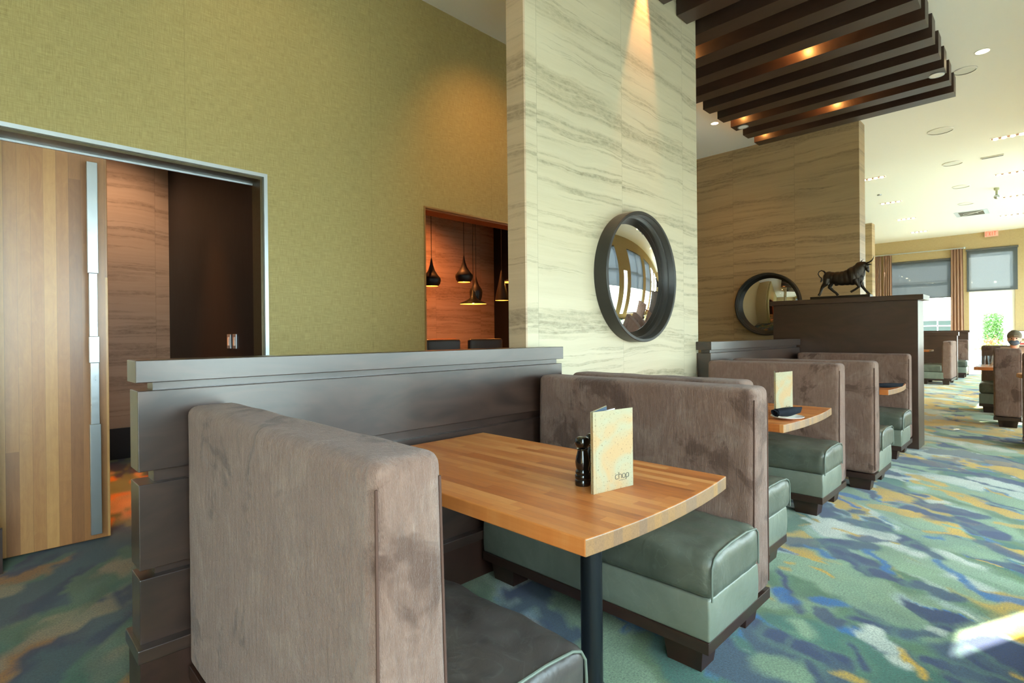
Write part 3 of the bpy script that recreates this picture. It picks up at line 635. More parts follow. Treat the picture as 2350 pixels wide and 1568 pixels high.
# light strings outside
for j, (ya, za, yb, zb, n, x) in enumerate(((3.85, 3.35, 2.1, 3.05, 7, 23.6), (3.7, 3.3, 2.2, 2.55, 4, 24.2), (1.9, 2.95, .5, 3.2, 3, 23.4))):
    s = empty('string_lights', (x, 0, 0), 0, ('string of bulbs outside across the top of the far window', 'second lower string of bulbs outside the far window', 'string of bulbs outside above the exit door')[j], 'string lights')
    pts = [(0, ya+(yb-ya)*k/12, za+(zb-za)*k/12-.18*math.sin(math.pi*k/12)) for k in range(13)]
    MB().tube(pts, .006, 6).build('cable', M['lampblack'], s)
    for q in (pts[0], pts[-1]): MB().tube([(0, q[1], 0), (0, q[1], q[2])], .02, 8).build('post', M['lampblack'], s)
    for k in range(n):
        q = pts[int(1+10*k/max(n-1, 1))]; MB().sphere((0, q[1], q[2]-.05), .028, 10, 6).build('bulb', M['bulb_out'], s)

# ------------------------------------------------------------------ sliding door
d = struct(MB().box(-1.05, .595, 4.166+.02, 4.216+.02, .015, 2.60).build('door_1', M['doorwood'], bevel=.003))
hb = MB().box(.484, .537, 4.10, 4.125, 1.655, 2.33).box(.49, .532, 4.105, 4.128, 1.27, 1.655).box(.487, .538, 4.10, 4.125, 1.11, 1.27).box(.493, .536, 4.105, 4.128, .735, 1.11).box(.487, .541, 4.10, 4.125, .065, .735)
hh = hb.build('pull_handle', M['steel'], d, bevel=.002)
MB().lathe([(.014, 4.12), (.014, 4.19)], (.51, 0, 1.72), 16, 1).lathe([(.014, 4.12), (.014, 4.19)], (.51, 0, .7), 16, 1).build('standoff', M['steel'], hh)
for k, yy in enumerate((4.923, 4.782)):
    s = empty('switch_plate', (1.53, yy, 1.225), 0, ('left', 'right')[k]+' of two small switch plates on the black wall in the doorway', 'switch')
    MB().box(-.008, 0, -.042, .042, -.06, .06).build('plate', M['steel2'], s, bevel=.002); MB().box(-.013, -.008, -.016, .016, -.035, .035).build('rocker', M['white'], s)
for k, yy in enumerate((4.923, 4.782)):
    s = empty('switch_plate', (1.53, yy, 1.03), 0, ('left', 'right')[k]+' of the two lower switch plates just above the divider cap', 'switch')
    MB().box(-.008, 0, -.042, .042, -.06, .06).build('plate', M['steel2'], s, bevel=.002); MB().box(-.013, -.008, -.016, .016, -.035, .035).build('rocker', M['white'], s)

# ------------------------------------------------------------------ stepped wooden dividers
def divider(x0, x1, label, y0=2.116, y1=2.257):
    r = empty('booth_divider', (x0, y0, 0), 0, label, 'divider')
    L_ = x1-x0; D = y1-y0
    MB().box(0, L_, 0, D, 1.105, 1.18).build('cap', M['dwood'], r, bevel=.0025)
    MB().box(.055, L_-.02, .04, D-.02, .20, 1.105).build('core', M['dwood'], r)
    for k, (a, b) in enumerate(((.809, 1.078), (.482, .766), (.235, .452))):
        MB().box(.006, L_-.006, .008, D-.008, a, b).build('panel', M['dwood'], r, bevel=.0025)
    MB().box(-.008, L_+.008, -.035, D+.03, .195, .240).build('base_ledge', M['dwood'], r, bevel=.0025)
    MB().box(0, L_, -.022, D+.02, 0, .195).build('plinth', M['plinth'], r, bevel=.002)
    return r
divider(.371, 2.565, 'long dark stepped wood divider behind the nearest booth')
divider(4.62, 7.05, 'dark wood divider past the stone pillar, under the distant round mirror')

# tall divider carrying the bull
r = empty('tall_divider', (7.07, .975, 0), 0, 'tall dark brown partition topped by the bull statue', 'divider')
MB().box(0, .36, 0, 1.46, 0, 1.592).build('panel', M['dwoody'], r, bevel=.003)
MB().box(-.03, .40, -.05, 1.50, 1.592, 1.648).build('cap', M['dwoody'], r, bevel=.003)

# ------------------------------------------------------------------ booth benches
from mathutils import noise as mn
def bench_meshes(face, L_, lm, seed):
    """face=+1: sitter looks to +x. Rear at x=0, aisle end at y=0."""
    def soft(amp, fr):
        def fn(x, y, z):
            v = mn.noise((x*fr+seed, y*fr, z*fr)); return v*amp
        return fn
    s1 = soft(.006, 6)
    def fback(x, y, z):
        tpr = (1.02-z)/.88                       # thicker towards the seat
        xx = x*(1+.14*tpr); e = s1(x, y, z)
        return (xx+e*(1 if x > .08 else -.4), y, z+e*.6)
    B = MB().rbox(0, .165, 0, L_, .14, 1.022, .032, (6, 34, 26), fback)
    def fc(x, y, z):
        top = max(0., (z-.36)/.1)
        crown = .012*top*math.sin(math.pi*min(max(y/L_, 0), 1))
        wr = (mn.noise((x*9+seed, y*6, z*5))*.007+mn.noise((x*20+seed*2, y*12, z*9))*.0045)*(.35+.9*top)
        sag = -.016*top*max(0, (x-.50)/.11)
        return (x+wr*.8, y+wr*.25, z+crown+wr+sag)
    C = MB().rbox(.165, .612, -.022, L_, .288, .462, .045, (22, 44, 10), fc)
    pp = []
    for a, b in ((.175, .30), (.175, .40), (.178, .43), (.20, .449), (.3, .462), (.45, .461), (.55, .452), (.585, .438), (.603, .41), (.607, .36), (.606, .292)): pp.append((a+.0, -.0145, b+.001))
    PI = MB().tube(pp, .004, 8)
    S = MB().rbox(.14, .598, .0, L_, .134, .292, .010, (6, 10, 4), lambda x, y, z: (x+.004*math.sin(math.pi*(z-.134)/.158)*(1 if x > .5 else 0), y-(.004*math.sin(math.pi*(z-.134)/.158) if y < .1 else 0), z))
    W1 = MB().tube([(.010, .004, z) for z in (.17, .97)], .003, 6).tube([(.165*(1+.14*(1.02-z)/.88)-.012, .004, z) for z in (.17, .97)], .003, 6)
    RA = MB().box(.0, .602, .002, L_, .092, .136)
    FT = []
    for fx in (.04, .45):
        for fy in (.035, L_-.2):
            a = .012
            FT.append(MB().hexa([(fx+a, fy+a, 0), (fx+.13-a, fy+a, 0), (fx+.13-a, fy+.16-a, 0), (fx+a, fy+.16-a, 0)], [(fx, fy, .092), (fx+.13, fy, .092), (fx+.13, fy+.16, .092), (fx, fy+.16, .092)]))
    if face < 0:
        for q in [B, C, PI, S, W1, RA]+FT: q.flipx()
    return B, C, PI, S, W1, RA, FT
def bench(face, loc, L_, label, lm='leather', rz=0., seed=1, group=None):
    B, C, PI, S, W1, RA, FT = bench_meshes(face, L_, lm, seed)
    r = empty('booth_bench', loc, rz, label, 'booth bench', group)
    b = B.build('backrest', M['velour'], r); W1.build('welt', M['velour_piping'], b)
    c = C.build('seat_cushion', M[lm], r); PI.build('piping', M['welt'], c)
    S.build('seat_base', M['leather_base'], r, sharp=60)
    RA.build('base_rail', M['plinth'], r, bevel=.002)
    for q in FT: q.build('foot', M['plinth'], r, bevel=.002)
    return r
bench(1, (.505, .865, 0), 1.212, 'taupe velour bench nearest the camera, its back turned to us', 'leather_dark', seed=3)
bench(-1, (2.452, .865, 0), 1.212, 'taupe bench with sage leather seat facing the nearest table', seed=7)
bench(1, (2.575, 1.03, 0), 1.04, 'bench back to back behind the one at the nearest table, mostly hidden', seed=11)
bench(-1, (4.615, 1.075, 0), 1.0, 'bench on the far side of the second table, velvet back and green leather seat', seed=13)
bench(1, (4.94, .955, 0), 1.12, 'bench with its back turned, in front of the third table with the flat napkin', seed=17)
bench(-1, (6.94, 1.01, 0), 1.065, 'farthest bench of the left row, against the tall partition', seed=19)
# right-hand row and far booths
bench(1, (7.72, -.95, 0), 1.145, 'dark bench cut off by the right edge of the picture', seed=23)
bench(1, (9.38, .24, 0), .27, 'narrow brown high-backed seat in front of the seated person', seed=29)
bench(-1, (11.55, .06, 0), .70, 'bench that the seated person sits on, at the right side of the aisle', seed=31)
bench(1, (17.0, 1.59, 0), 1.0, 'sunlit bench seen end-on in the far left booth', rz=R_(90), seed=37)
bench(-1, (19.3, 1.55, 0), .7, 'small bench back beyond the sunlit far booth, close to the curtain', seed=41)
bench(1, (2.54, -1.10, 0), .72, 'taupe bench by the windows, seen only in the near round mirror', seed=43)
bench(1, (.30, -1.10, 0), .70, 'taupe bench under the windows behind the camera', seed=47)
bench(-1, (2.42, -1.10, 0), .72, 'taupe bench by the windows, back to back with the one in the mirror', seed=53)
r = empty('far_divider', (17.9, 1.66, 0), 0, 'dark wood divider behind the sunlit far bench', 'divider')
MB().box(0, .14, 0, 1.6, 0, 1.14).build('panel', M['dwoody'], r); MB().box(-.02, .16, -.03, 1.6, 1.14, 1.235).build('cap', M['dwoody'], r, bevel=.003)
r = empty('far_divider', (20.2, 1.62, 0), 0, 'second far divider, just below the tan curtain', 'divider')
MB().box(0, .12, 0, 1.5, 0, 1.22).build('panel', M['dwoody'], r); MB().box(-.02, .14, -.03, 1.5, 1.22, 1.28).build('cap', M['dwoody'], r, bevel=.003)

# ------------------------------------------------------------------ tables
def table(x0, x1, y0, y1, label, bulge=.028, leg=True, mat='block'):
    r = empty('dining_table', ((x0+x1)/2, y0, 0), 0, label, 'table'); w = (x1-x0)/2
    pts = [(-w, 0)]+[(-w+2*w*k/24, -bulge*(1-(2*k/24-1)**2)) for k in range(1, 24)]+[(w, 0), (w, y1-y0), (-w, y1-y0)]
    t_ = MB().prism(pts, 2, .705, .75).build('table_top', M[mat], r, bevel=.0035)
    if leg:
        p_ = MB().lathe([(.038, .03), (.038, .69)], (.065, .335, 0), 32).build('pedestal', M['blackmetal'], r)
        MB().lathe([(.0, 0), (.06, 0), (.055, .012), (.04, .03)], (.065, .335, 0), 32).box(.035, .095, .2, .75, 0, .018).build('base_plate', M['blackmetal'], r, bevel=.002)
        MB().box(-.06, .19, .22, .45, .69, .705).build('mounting_plate', M['blackmetal'], r)
    return r
table(1.050, 1.860, .802, 2.076, 'large butcher-block table of the nearest booth, with menu and mills')
table(3.105, 4.02, 1.02, 2.25, 'butcher-block table of the second booth, with a plate and rolled napkin')
table(5.56, 6.36, .975, 2.11, 'butcher-block table of the third booth, only its tip and napkin showing')
r = empty('dining_table', (8.72, .27, 0), 0, 'round pale-edged table tip at the right edge behind the dark bench', 'table')
MB().lathe([(.0, .70), (.29, .70), (.30, .71), (.30, .74), (.29, .75), (0, .75)], (0, -.30, 0), 40).build('table_top', M['block'], r)
MB().lathe([(.035, .02), (.035, .70)], (0, -.30, 0), 20).lathe([(.2, 0), (.2, .012), (.035, .03)], (0, -.30, 0), 24).build('pedestal', M['blackmetal'], r)
r = empty('dining_table', (10.33, .74, 0), 0, 'table with glassware before the seated person', 'table')
MB().box(-.42, .42, -.95, 0, .705, .75).build('table_top', M['block'], r, bevel=.003)
MB().lathe([(.035, .02), (.035, .705)], (0, -.45, 0), 20).lathe([(.25, 0), (.25, .012), (.035, .03)], (0, -.45, 0), 24).build('pedestal', M['blackmetal'], r)
r = empty('dining_table', (16.65, 2.03, 0), 0, 'table corner in the far left booth behind the tall partition', 'table')
MB().box(-.35, .35, 0, .8, .76, .80).build('table_top', M['block'], r, bevel=.003)
MB().lathe([(.035, .02), (.035, .76)], (0, .4, 0), 20).lathe([(.2, 0), (.2, .012), (.035, .03)], (0, .4, 0), 24).build('pedestal', M['blackmetal'], r)

# ------------------------------------------------------------------ table-top things
TZ = .7502
MILL = [(.0, 0), (.0245, 0), (.0255, .004), (.0255, .018), (.0235, .021), (.0255, .024), (.0255, .034), (.0228, .038), (.0245, .042), (.0235, .048), (.0205, .054), (.0235, .066), (.0245, .078), (.0215, .095), (.0175, .110), (.0165, .116), (.019, .119), (.019, .122), (.0165, .125), (.021, .130), (.0252, .138), (.0255, .147), (.022, .156), (.014, .161), (.0, .162)]
def mill(x, y, label, z=TZ):
    r = empty('pepper_mill', (x, y, z), 0, label, 'pepper mill', 'black mills on the nearest table')
    MB().lathe([p for p in MILL if p[1] <= .1225]+[(0, .1225)], (0, 0, 0), 36).build('body', M['gloss_black'], r)
    MB().lathe([(0, .1228)]+[p for p in MILL if p[1] > .1225], (0, 0, 0), 36).build('head', M['gloss_black'], r)
mill(1.428, 1.100, 'glossy black pepper mill standing left of the cork menu')
mill(1.505, 1.112, 'second black mill half hidden behind the cork menu')
def menu(loc, rz, label, H=.258, Wd=.168, text=True):
    """two hinged cork boards; local x runs along the front cover away from the spine, front face looks to -y"""
    r = empty('menu_folder', loc, rz, label, 'menu')
    MB().box(0, Wd, 0, .004, 0, H).build('front_cover', M['cork'], r, bevel=.0008)
    MB().box(-.012, .0, 0, .008, 0, H).build('spine', M['cork'], r, bevel=.0008)
    a = R_(19)-rz; ca, sa = math.cos(a), math.sin(a)
    q = lambda u, v, z: (-.010+u*ca-v*sa, .008+u*sa+v*ca, z)
    MB().hexa([q(0, 0, 0), q(Wd, 0, 0), q(Wd, .004, 0), q(0, .004, 0)], [q(0, 0, H), q(Wd, 0, H), q(Wd, .004, H), q(0, .004, H)]).build('back_cover', M['cork'], r)
    MB().hexa([q(.004, -.003, .004), q(Wd-.008, -.003, .004), q(Wd-.008, -.0003, .004), q(.004, -.0003, .004)], [q(.004, -.003, H-.002), q(Wd-.008, -.003, H-.002), q(Wd-.008, -.0003, H-.002), q(.004, -.0003, H-.002)]).build('liner', M['blueliner'], r)
    b = R_(8)-rz; cb, sb = math.cos(b), math.sin(b); q2 = lambda u, v, z: (.0+u*cb-v*sb, .010+u*sb+v*cb, z)
    MB().hexa([q2(0, 0, .006), q2(.15, 0, .006), q2(.15, .001, .006), q2(0, .001, .006)], [q2(0, 0, H-.006), q2(.15, 0, H-.006), q2(.15, .001, H-.006), q2(0, .001, H-.006)]).build('page', M['paper'], r)
    # the word chop in the folder's thin rounded lettering, with a small line under it
    if text:
        LT = MB(); rr = .0009; y = -.0006; x0, z0, w, hgt, p = Wd*.50, .033, .0125, .0135, .0165
        def ln(pts, r_=rr): LT.tube([(x0+a_, y, z0+b_) for a_, b_ in pts], r_, 6)
        c_ = .003
        ln([(w, 0), (c_, 0), (0, c_), (0, hgt-c_), (c_, hgt), (w, hgt)])                                  # c
        ln([(p, 0), (p, hgt*1.55)]); ln([(p, hgt), (p+w-c_, hgt), (p+w, hgt-c_), (p+w, 0)])                 # h
        ln([(2*p+c_, 0), (2*p+w-c_, 0), (2*p+w, c_), (2*p+w, hgt-c_), (2*p+w-c_, hgt), (2*p+c_, hgt), (2*p, hgt-c_), (2*p, c_), (2*p+c_, 0)])   # o
        ln([(3*p, -hgt*.5), (3*p, hgt-c_), (3*p+c_, hgt), (3*p+w-c_, hgt), (3*p+w, hgt-c_), (3*p+w, c_), (3*p+w-c_, 0), (3*p, 0)])             # p
        ln([(p, -.006), (3*p-.004, -.006)], .00045)
        LT.build('lettering', M['ink'], r)
    return r
dx, dy = 1.532-1.372, .977-1.005
menu((1.374, 1.005, TZ), math.atan2(dy, dx), 'cork-covered folding menu standing on the nearest table')
menu((3.42, 1.16, TZ), R_(-9), 'cork-covered menu standing on the second table behind the rolled napkin', .262, .19)
def plate(loc, label, r0=.10):
    r = tag(MB().lathe([(0, .003), (.055*r0/.1, .003), (.062*r0/.1, .006), (.095*r0/.1, .014), (r0, .016), (r0, .0185), (.093*r0/.1, .017), (.06*r0/.1, .009), (0, .007)], (0, 0, 0), 48, caps=False).build('side_plate', M['porcelain']), label, 'plate')
    r.location = loc; return r
plate((3.335, 1.075, TZ), 'white side plate under the rolled napkin on the second table', .088)
def napkin(loc, rz, label, ln=.2, r0=.026, tilt=0.):
    r = empty('rolled_napkin', loc, rz, label, 'napkin')
    n, m_ = 40, 26; vs = []; fs = []
    for i in range(n+1):
        x = (i/n-.5)*ln
        for j in range(m_):
            a = 2*math.pi*j/m_; rr = r0*(1+.09*math.sin(3*a+x*22)+.06*mn.noise((x*30, math.cos(a)*1.5, math.sin(a)*1.5)))*(.86+.18*math.cos(x/ln*2.2*math.pi*.8))
            vs.append((x+.012*math.sin(a+.6)*(i/n-.5)*2, math.cos(a)*rr, r0+.0+math.sin(a)*rr*.94+x*tilt))
    fs = [(i*m_+j, i*m_+(j+1) % m_, (i+1)*m_+(j+1) % m_, (i+1)*m_+j) for i in range(n) for j in range(m_)]
    MB().add(vs, fs, True).build('cloth', M['napkin'], r, sharp=180)
    sp = [(-ln/2+.006, (r0*.93-.0021*k*.45)*math.cos(k*.42), r0+(r0*.9-.0021*k*.45)*math.sin(k*.42)-ln/2*tilt) for k in range(24)]
    MB().tube(sp, .0016, 6).lathe([(0, 0), (r0*.9, 0), (r0*.9, .001), (0, .001)], (-ln/2+.012, 0, r0-ln/2*tilt), 24, 0).build('rolled_end', M['napkin_in'], r)
    return r
napkin((3.335, 1.075, TZ+.017), R_(-28), 'black rolled napkin lying on the white plate of the second table', .185, .027, .05)
napkin((5.80, 1.03, TZ+.001), R_(-52), 'black rolled napkin flat on the tip of the third table', .27, .022)
def tumbler(loc, label, h=.16, r0=.035, stem=False):
    r = empty('drinking_glass', loc, 0, label, 'glass')
    if stem: pr_ = [(0, 0), (.034, .001), (.005, .008), (.004, .09), (.02, .105), (.036, .14), (.036, .17), (.030, .21), (.0285, .21), (.0345, .17), (.0345, .14), (.018, .108), (0, .1)]
    else: pr_ = [(0, 0), (r0*.8, 0), (r0, h), (r0-.0025, h), (r0*.8-.003, .01), (0, .01)]
    MB().lathe(pr_, (0, 0, 0), 28, caps=False).build('bowl', M['tumbler'], r); return r
tumbler((5.88, 1.83, TZ), 'left of the two glass rims above the third booth bench', stem=True)
tumbler((5.98, 1.80, TZ), 'right of the two glass rims above the third booth bench', stem=True)
for k, (x, y) in enumerate(((10.05, .70), (10.15, .66), (10.2, .58))):
    tumbler((x, y, TZ), ('leftmost', 'middle', 'rightmost')[k]+' water glass on the table before the person', .15)
# ------------------------------------------------------------------ round convex mirrors
def mirror(loc, rz, R0, label, depth=.105):
    """faces local -y"""
    r = empty('round_mirror', loc, rz, label, 'mirror')
    t = .026
    prof = [(R0, 0), (R0, -depth), (R0-.004, -depth-.004), (R0-t+.004, -depth-.004), (R0-t, -depth), (R0-t, -.055), (R0-t-.012, -.05), (R0-t-.012, 0)]
    MB().lathe([(a, b) for a, b in prof], (0, 0, 0), 96, 1, caps=False).build('frame', M['blackpaint'], r, sharp=40)
    Rm = R0-t-.006; sag = .085; Rs = (Rm*Rm+sag*sag)/(2*sag)
    pr_ = [(max(Rm*k/24, 1e-5), -(.02+math.sqrt(Rs*Rs-(Rm*k/24)**2)-(Rs-sag))) for k in range(25)]
    MB().lathe(pr_, (0, 0, 0), 96, 1, caps=False).build('mirror_glass', M['mirror'], r, sharp=180)
    return r
mirror((3.578, 2.262, 1.685), 0, .492, 'black-framed round convex mirror on the pale travertine pillar')
mirror((8.94, 3.15, 1.712), R_(-90), .495, 'second round convex mirror on the darker stone wall behind the tall partition')

# ------------------------------------------------------------------ bull
def bull(loc):
    r = empty('bull_statue', loc, 0, 'bronze striding bull statue on the tall partition', 'statue')
    KU, KV = .000343, .000392
    def P(zx, zy, lat=0.): return (lat, -(zx-1020)*KU, (1315-(zx-250)*.045-zy)*KV+.036)
    b = MB()
    def lim(pts, lat, rad, n=14): b.tube([P(x, y, (lat[i] if isinstance(lat, (list, tuple)) else lat)) for i, (x, y) in enumerate(pts)], [q*KU for q in rad], n)
    def ell(zx, zy, rx, rz, ry=None, lat=0.):
        c = P(zx, zy, lat); b.sphere(c, 1, 20, 14, ((ry or rx*KU*.62)*1.1, rx*KU*1.06, rz*KV*1.08))
    ell(600, 730, 175, 175, .050); ell(700, 740, 200, 165, .052); ell(860, 755, 220, 185, .058); ell(1010, 765, 230, 200, .060); ell(1160, 745, 220, 215, .062)
    ell(1310, 700, 220, 255, .066); ell(1420, 640, 180, 250, .060); ell(1500, 540, 150, 230, .052); ell(1560, 470, 130, 180, .046); ell(1530, 760, 110, 150, .040)
    ell(1640, 400, 110, 105, .040); ell(1590, 600, 90, 160, .030); ell(1710, 420, 75, 85, .034); ell(1745, 500, 50, 85, .026); ell(1770, 575, 32, 36, .018)
    lim([(1480, 780), (1530, 900), (1570, 1010), (1660, 1130), (1745, 1215), (1775, 1255)], [.035, .04, .04, .04, .04, .04], [120, 80, 52, 38, 40, 48])
    lim([(1420, 820), (1470, 930), (1520, 1030), (1420, 1100), (1330, 1150), (1275, 1180)], [-.03, -.035, -.038, -.038, -.038, -.038], [120, 78, 46, 36, 36, 40])
    lim([(640, 760), (650, 890), (595, 1030), (700, 1130), (790, 1195), (850, 1270)], [.025, .035, .035, .035, .035, .035], [150, 105, 66, 42, 38, 46])
    lim([(560, 780), (520, 920), (420, 1020), (375, 1130), (345, 1215), (300, 1285)], [-.02, -.03, -.032, -.032, -.032, -.032], [140, 100, 60, 42, 38, 48])
    ell(830, 955, 60, 30, .012)
    b.build('body', M['bronze'], r, remesh=.0032, smooth_it=2)
    MB().tube([P(*q) for q in ((500, 600), (440, 530), (360, 505), (290, 540), (262, 610), (300, 690), (370, 745), (375, 800), (345, 870))], [q*KU for q in (34, 24, 18, 17, 17, 17, 22, 34, 20)], 10).build('tail', M['bronze'], r)
    MB().tube([P(1490, 360, .03), P(1505, 310, .05), P(1540, 250, .06), P(1590, 205, .065)], [q*KU for q in (30, 26, 17, 5)], 10).tube([P(1730, 345, -.03), P(1830, 325, -.055), P(1905, 285, -.07), P(1945, 230, -.075), P(1965, 170, -.075)], [q*KU for q in (30, 27, 22, 14, 4)], 10).build('horns', M['bronze'], r)
    MB().tube([P(1740, 385, -.025), P(1810, 385, -.045), P(1890, 395, -.06)], [q*KU for q in (22, 30, 10)], 10).build('ear', M['bronze'], r)
    MB().box(-.075, .075, -.285, .33, 0, .034).build('base', M['bronze'], r, bevel=.003)
bull((7.22, 1.705, 1.649))

# ------------------------------------------------------------------ slatted canopy
r = empty('slatted_canopy', (6, 1.5, 4.0), 0, 'dark brown hanging wood slats below the ceiling', 'ceiling slats')
xs_ = [8.14-.4055*k for k in range(13)]
for x in xs_:
    y1 = 2.98 if x > 4.86 else 2.255
    MB().box(x-.185-6, x-6, .75-1.5, y1-1.5, 0, .225).build('slat', M['slat'], r, bevel=.002)
MB().box(-3, 8.1-6, .95-1.5, 1.05-1.5, .225, .30).box(3.2-6, 8.1-6, 2.05-1.5, 2.15-1.5, .225, .30).build('hanger_rail', M['slat'], r)
for k, (x, y) in enumerate(((7.33-.02, .83), (7.25, 2.86))):
    s = empty('slat_disc', (x, y, 4.0), 0, ('small white round cover on the slat nearest its right end', 'small white round cover on a slat near its left end, by the stone wall')[k], 'ceiling fixture')
    MB().lathe([(0, -.004), (.055, -.004), (.060, 0)], (0, 0, 0), 28).build('cover', M['white'], s); MB().lathe([(.06, -.005), (.068, -.005), (.068, 0), (.06, 0)], (0, 0, 0), 28, caps=False).build('rim', M['steel2'], s)
# lamps between the slats
def can(x, y, z, label, spot=None, power=0., col_=WARM, tgt=None, r0=.05):
    s = empty('recessed_lamp', (x, y, z), 0, label, 'ceiling lamp')
    MB().lathe([(r0, -.004), (r0+.014, -.004), (r0+.014, .0), (r0, .0)], (0, 0, 0), 28, caps=False).build('rim', M['white'], s)
    MB().lathe([(0, -.002), (r0, -.002), (r0, -.0005), (0, -.0005)], (0, 0, 0), 24, caps=False).build('lens', M['strip_bulb'], s)
    if power: light('lamp_light', 'SPOT', (x, y, z-.02), power, col_, .03, tgt or (x, y, 0), spot or 70)
    return s
glow = ((5.82, 1.72), (7.44, 1.86), (5.01, 2.62), (7.03, 2.86), (7.85, 2.88))
for k, (x, y) in enumerate(glow):
    s = empty('slat_lamp', (x-.02, y, 4.28), 0, 'warm lamp glowing %s' % ('between the middle slats', 'between the last two slats, above the bull', 'between the slats at the stone pillar', 'behind the slat ends by the stone wall', 'at the end of the last slat by the stone wall')[k], 'ceiling lamp')
    MB().lathe([(.0, .0), (.035, .0), (.035, -.10), (.0, -.10)], (0, 0, 0), 20, caps=False).build('housing', M['lampblack'], s)
    MB().sphere((0, 0, -.115), .022, 12, 8).build('bulb', M['bulb'], s)
    light('lamp_light', 'POINT', (x-.02, y, 4.13), 5.5 if k < 2 else 2.5, (1., .42, .10), .02)

# ceiling fixtures
for k, (x, y, rad) in enumerate(((8.20, .67, .10), (10.38, 1.14, .15), (12.55, 1.21, .14), (14.68, 1.28, .14), (16.72, 1.37, .14), (18.23, 1.40, .14))):
    s = empty('ceiling_speaker', (x, y, CEIL), 0, ('small round ceiling speaker next to the slats', 'large round ceiling speaker, nearest of the row', 'round ceiling speaker, second of the row', 'round ceiling speaker, third of the row', 'round ceiling speaker, fourth of the row', 'round ceiling speaker beyond the air vent')[k], 'speaker')
    MB().lathe([(rad, 0), (rad+.012, 0), (rad+.012, -.008), (rad, -.012)], (0, 0, 0), 40, caps=False).build('rim', M['white'], s); MB().lathe([(0, -.004), (rad, -.004)], (0, 0, 0), 40, caps=False).build('grille', simple('speaker_grille', srgb(226, 227, 220), .8), s)
can(7.787, .49, CEIL, 'lit recessed ceiling lamp to the right of the slats', r0=.06)
can(3.79, 2.165, CEIL, 'recessed lamp washing the pale pillar from above', 28, 150, (1., .42, .14), (3.72, 2.262, 3.2))
STR = [(12.585, 2.638, 2.24), (15.226, 2.805, 2.40), (17.752, 2.896, 2.48), (20.334, 2.968, 2.56), (11.45, .623, .22), (14.122, .715, .30), (16.616, .80, .37), (19.237, .885, .43)]
for k, (x, y1, y0) in enumerate(STR):
    lab = ('ceiling downlight strip %s on the left beside the stone walls' if k < 4 else 'ceiling downlight strip %s on the right edge of the picture') % ('nearest', 'second', 'third', 'farthest')[k % 4]
    s = empty('downlight_strip', (x, y0, CEIL), 0, lab, 'ceiling lamp', None)
    Ls = y1-y0
    MB().box(-.06, .06, 0, Ls, -.003, 0).build('recess', M['strip_dark'], s)
    MB().box(-.075, -.06, -.015, Ls+.015, -.006, 0).box(.06, .075, -.015, Ls+.015, -.006, 0).box(-.06, .06, -.015, 0, -.006, 0).box(-.06, .06, Ls, Ls+.015, -.006, 0).build('rim', M['white'], s)
    for j in range(4): MB().sphere((0, Ls*(j+.5)/4, -.012), .034, 10, 6, (1, 1, .5)).build('bulb', M['strip_bulb'], s)
s = empty('air_vent', (18.2, 1.38, CEIL), 0, 'slotted rectangular ceiling air vent with a diagonal bar', 'vent')
MB().box(-.38, .38, -.33, .33, -.006, 0).build('frame', M['steel2'], s, bevel=.002); MB().box(-.31, .31, -.24, .24, -.009, -.006).build('opening', simple('vent_dark', srgb(96, 92, 82), .8), s)
MB().hexa([(-.31, -.24, -.015), (-.27, -.24, -.015), (.31, .24, -.015), (.27, .24, -.015)], [(-.31, -.24, -.009), (-.27, -.24, -.009), (.31, .24, -.009), (.27, .24, -.009)]).build('blade', M['white'], s)
s = empty('slot_diffuser', (12.59, .67, CEIL), 0, 'short linear ceiling slot with a dark gap', 'vent')
MB().box(-.07, .07, -.15, .15, -.02, 0).build('frame', M['white'], s, bevel=.003); MB().box(-.055, -.01, -.14, .14, -.022, -.02).build('slot', M['lampblack'], s)
s = empty('ceiling_camera', (15.4, .76, CEIL), 0, 'small grey camera mounted on the ceiling before the exit sign', 'camera')
MB().lathe([(.045, 0), (.045, -.04), (.02, -.06), (.02, -.14)], (0, 0, 0), 16).build('mount', simple('camera_grey', srgb(170, 172, 140), .5), s); MB().sphere((0, 0, -.19), .05, 14, 8).build('dome', M['steel'], s)
s = tag(MB().lathe([(0, -.02), (.04, -.02), (.045, 0)], (14.2, 2.63, CEIL), 20).build('sprinkler_cap', M['steel']), 'small dark disc on the ceiling between two left downlight strips', 'ceiling fixture')
s = empty('exit_sign', (21.9, 1.205, 4.215), 0, 'lit EXIT sign below the far end of the ceiling', 'sign')
MB().box(-.03, .03, -.155, .155, -.085, .085).build('housing', M['exitbody'], s, bevel=.004)
LB = MB(); lw, lh, th = .034, .058, .011
def seg(yc, a, b):   # letter strokes on the face that looks to -x, seen from the front: +y is left
    (u0, v0), (u1, v1) = a, b; d = Vector((u1-u0, v1-v0)); n = Vector((-d.y, d.x)).normalized()*th/2
    q = [Vector((u0, v0))+n, Vector((u1, v1))+n, Vector((u1, v1))-n, Vector((u0, v0))-n]
    LB.hexa([(-.034, yc-p.x, p.y) for p in q], [(-.0305, yc-p.x, p.y) for p in q])
for yc, ss in ((.105, 'E'), (.038, 'X'), (-.022, 'I'), (-.082, 'T')):
    H = lh; Wl = lw/2*1.15
    if ss == 'E':
        seg(yc, (-Wl, -H), (-Wl, H)); [seg(yc, (-Wl, v), (Wl, v)) for v in (-H+th/2, 0, H-th/2)]
    if ss == 'X': seg(yc, (-Wl, -H), (Wl, H)); seg(yc, (-Wl, H), (Wl, -H))
    if ss == 'I': seg(yc, (0, -H), (0, H))
    if ss == 'T': seg(yc, (0, -H), (0, H)); seg(yc, (-Wl*1.2, H-th/2), (Wl*1.2, H-th/2))
LB.build('lettering', M['exitred'], s)
s = empty('framed_print', (21.98, .50, 1.13), 0, 'pale framed print on the wall right of the exit door', 'picture')
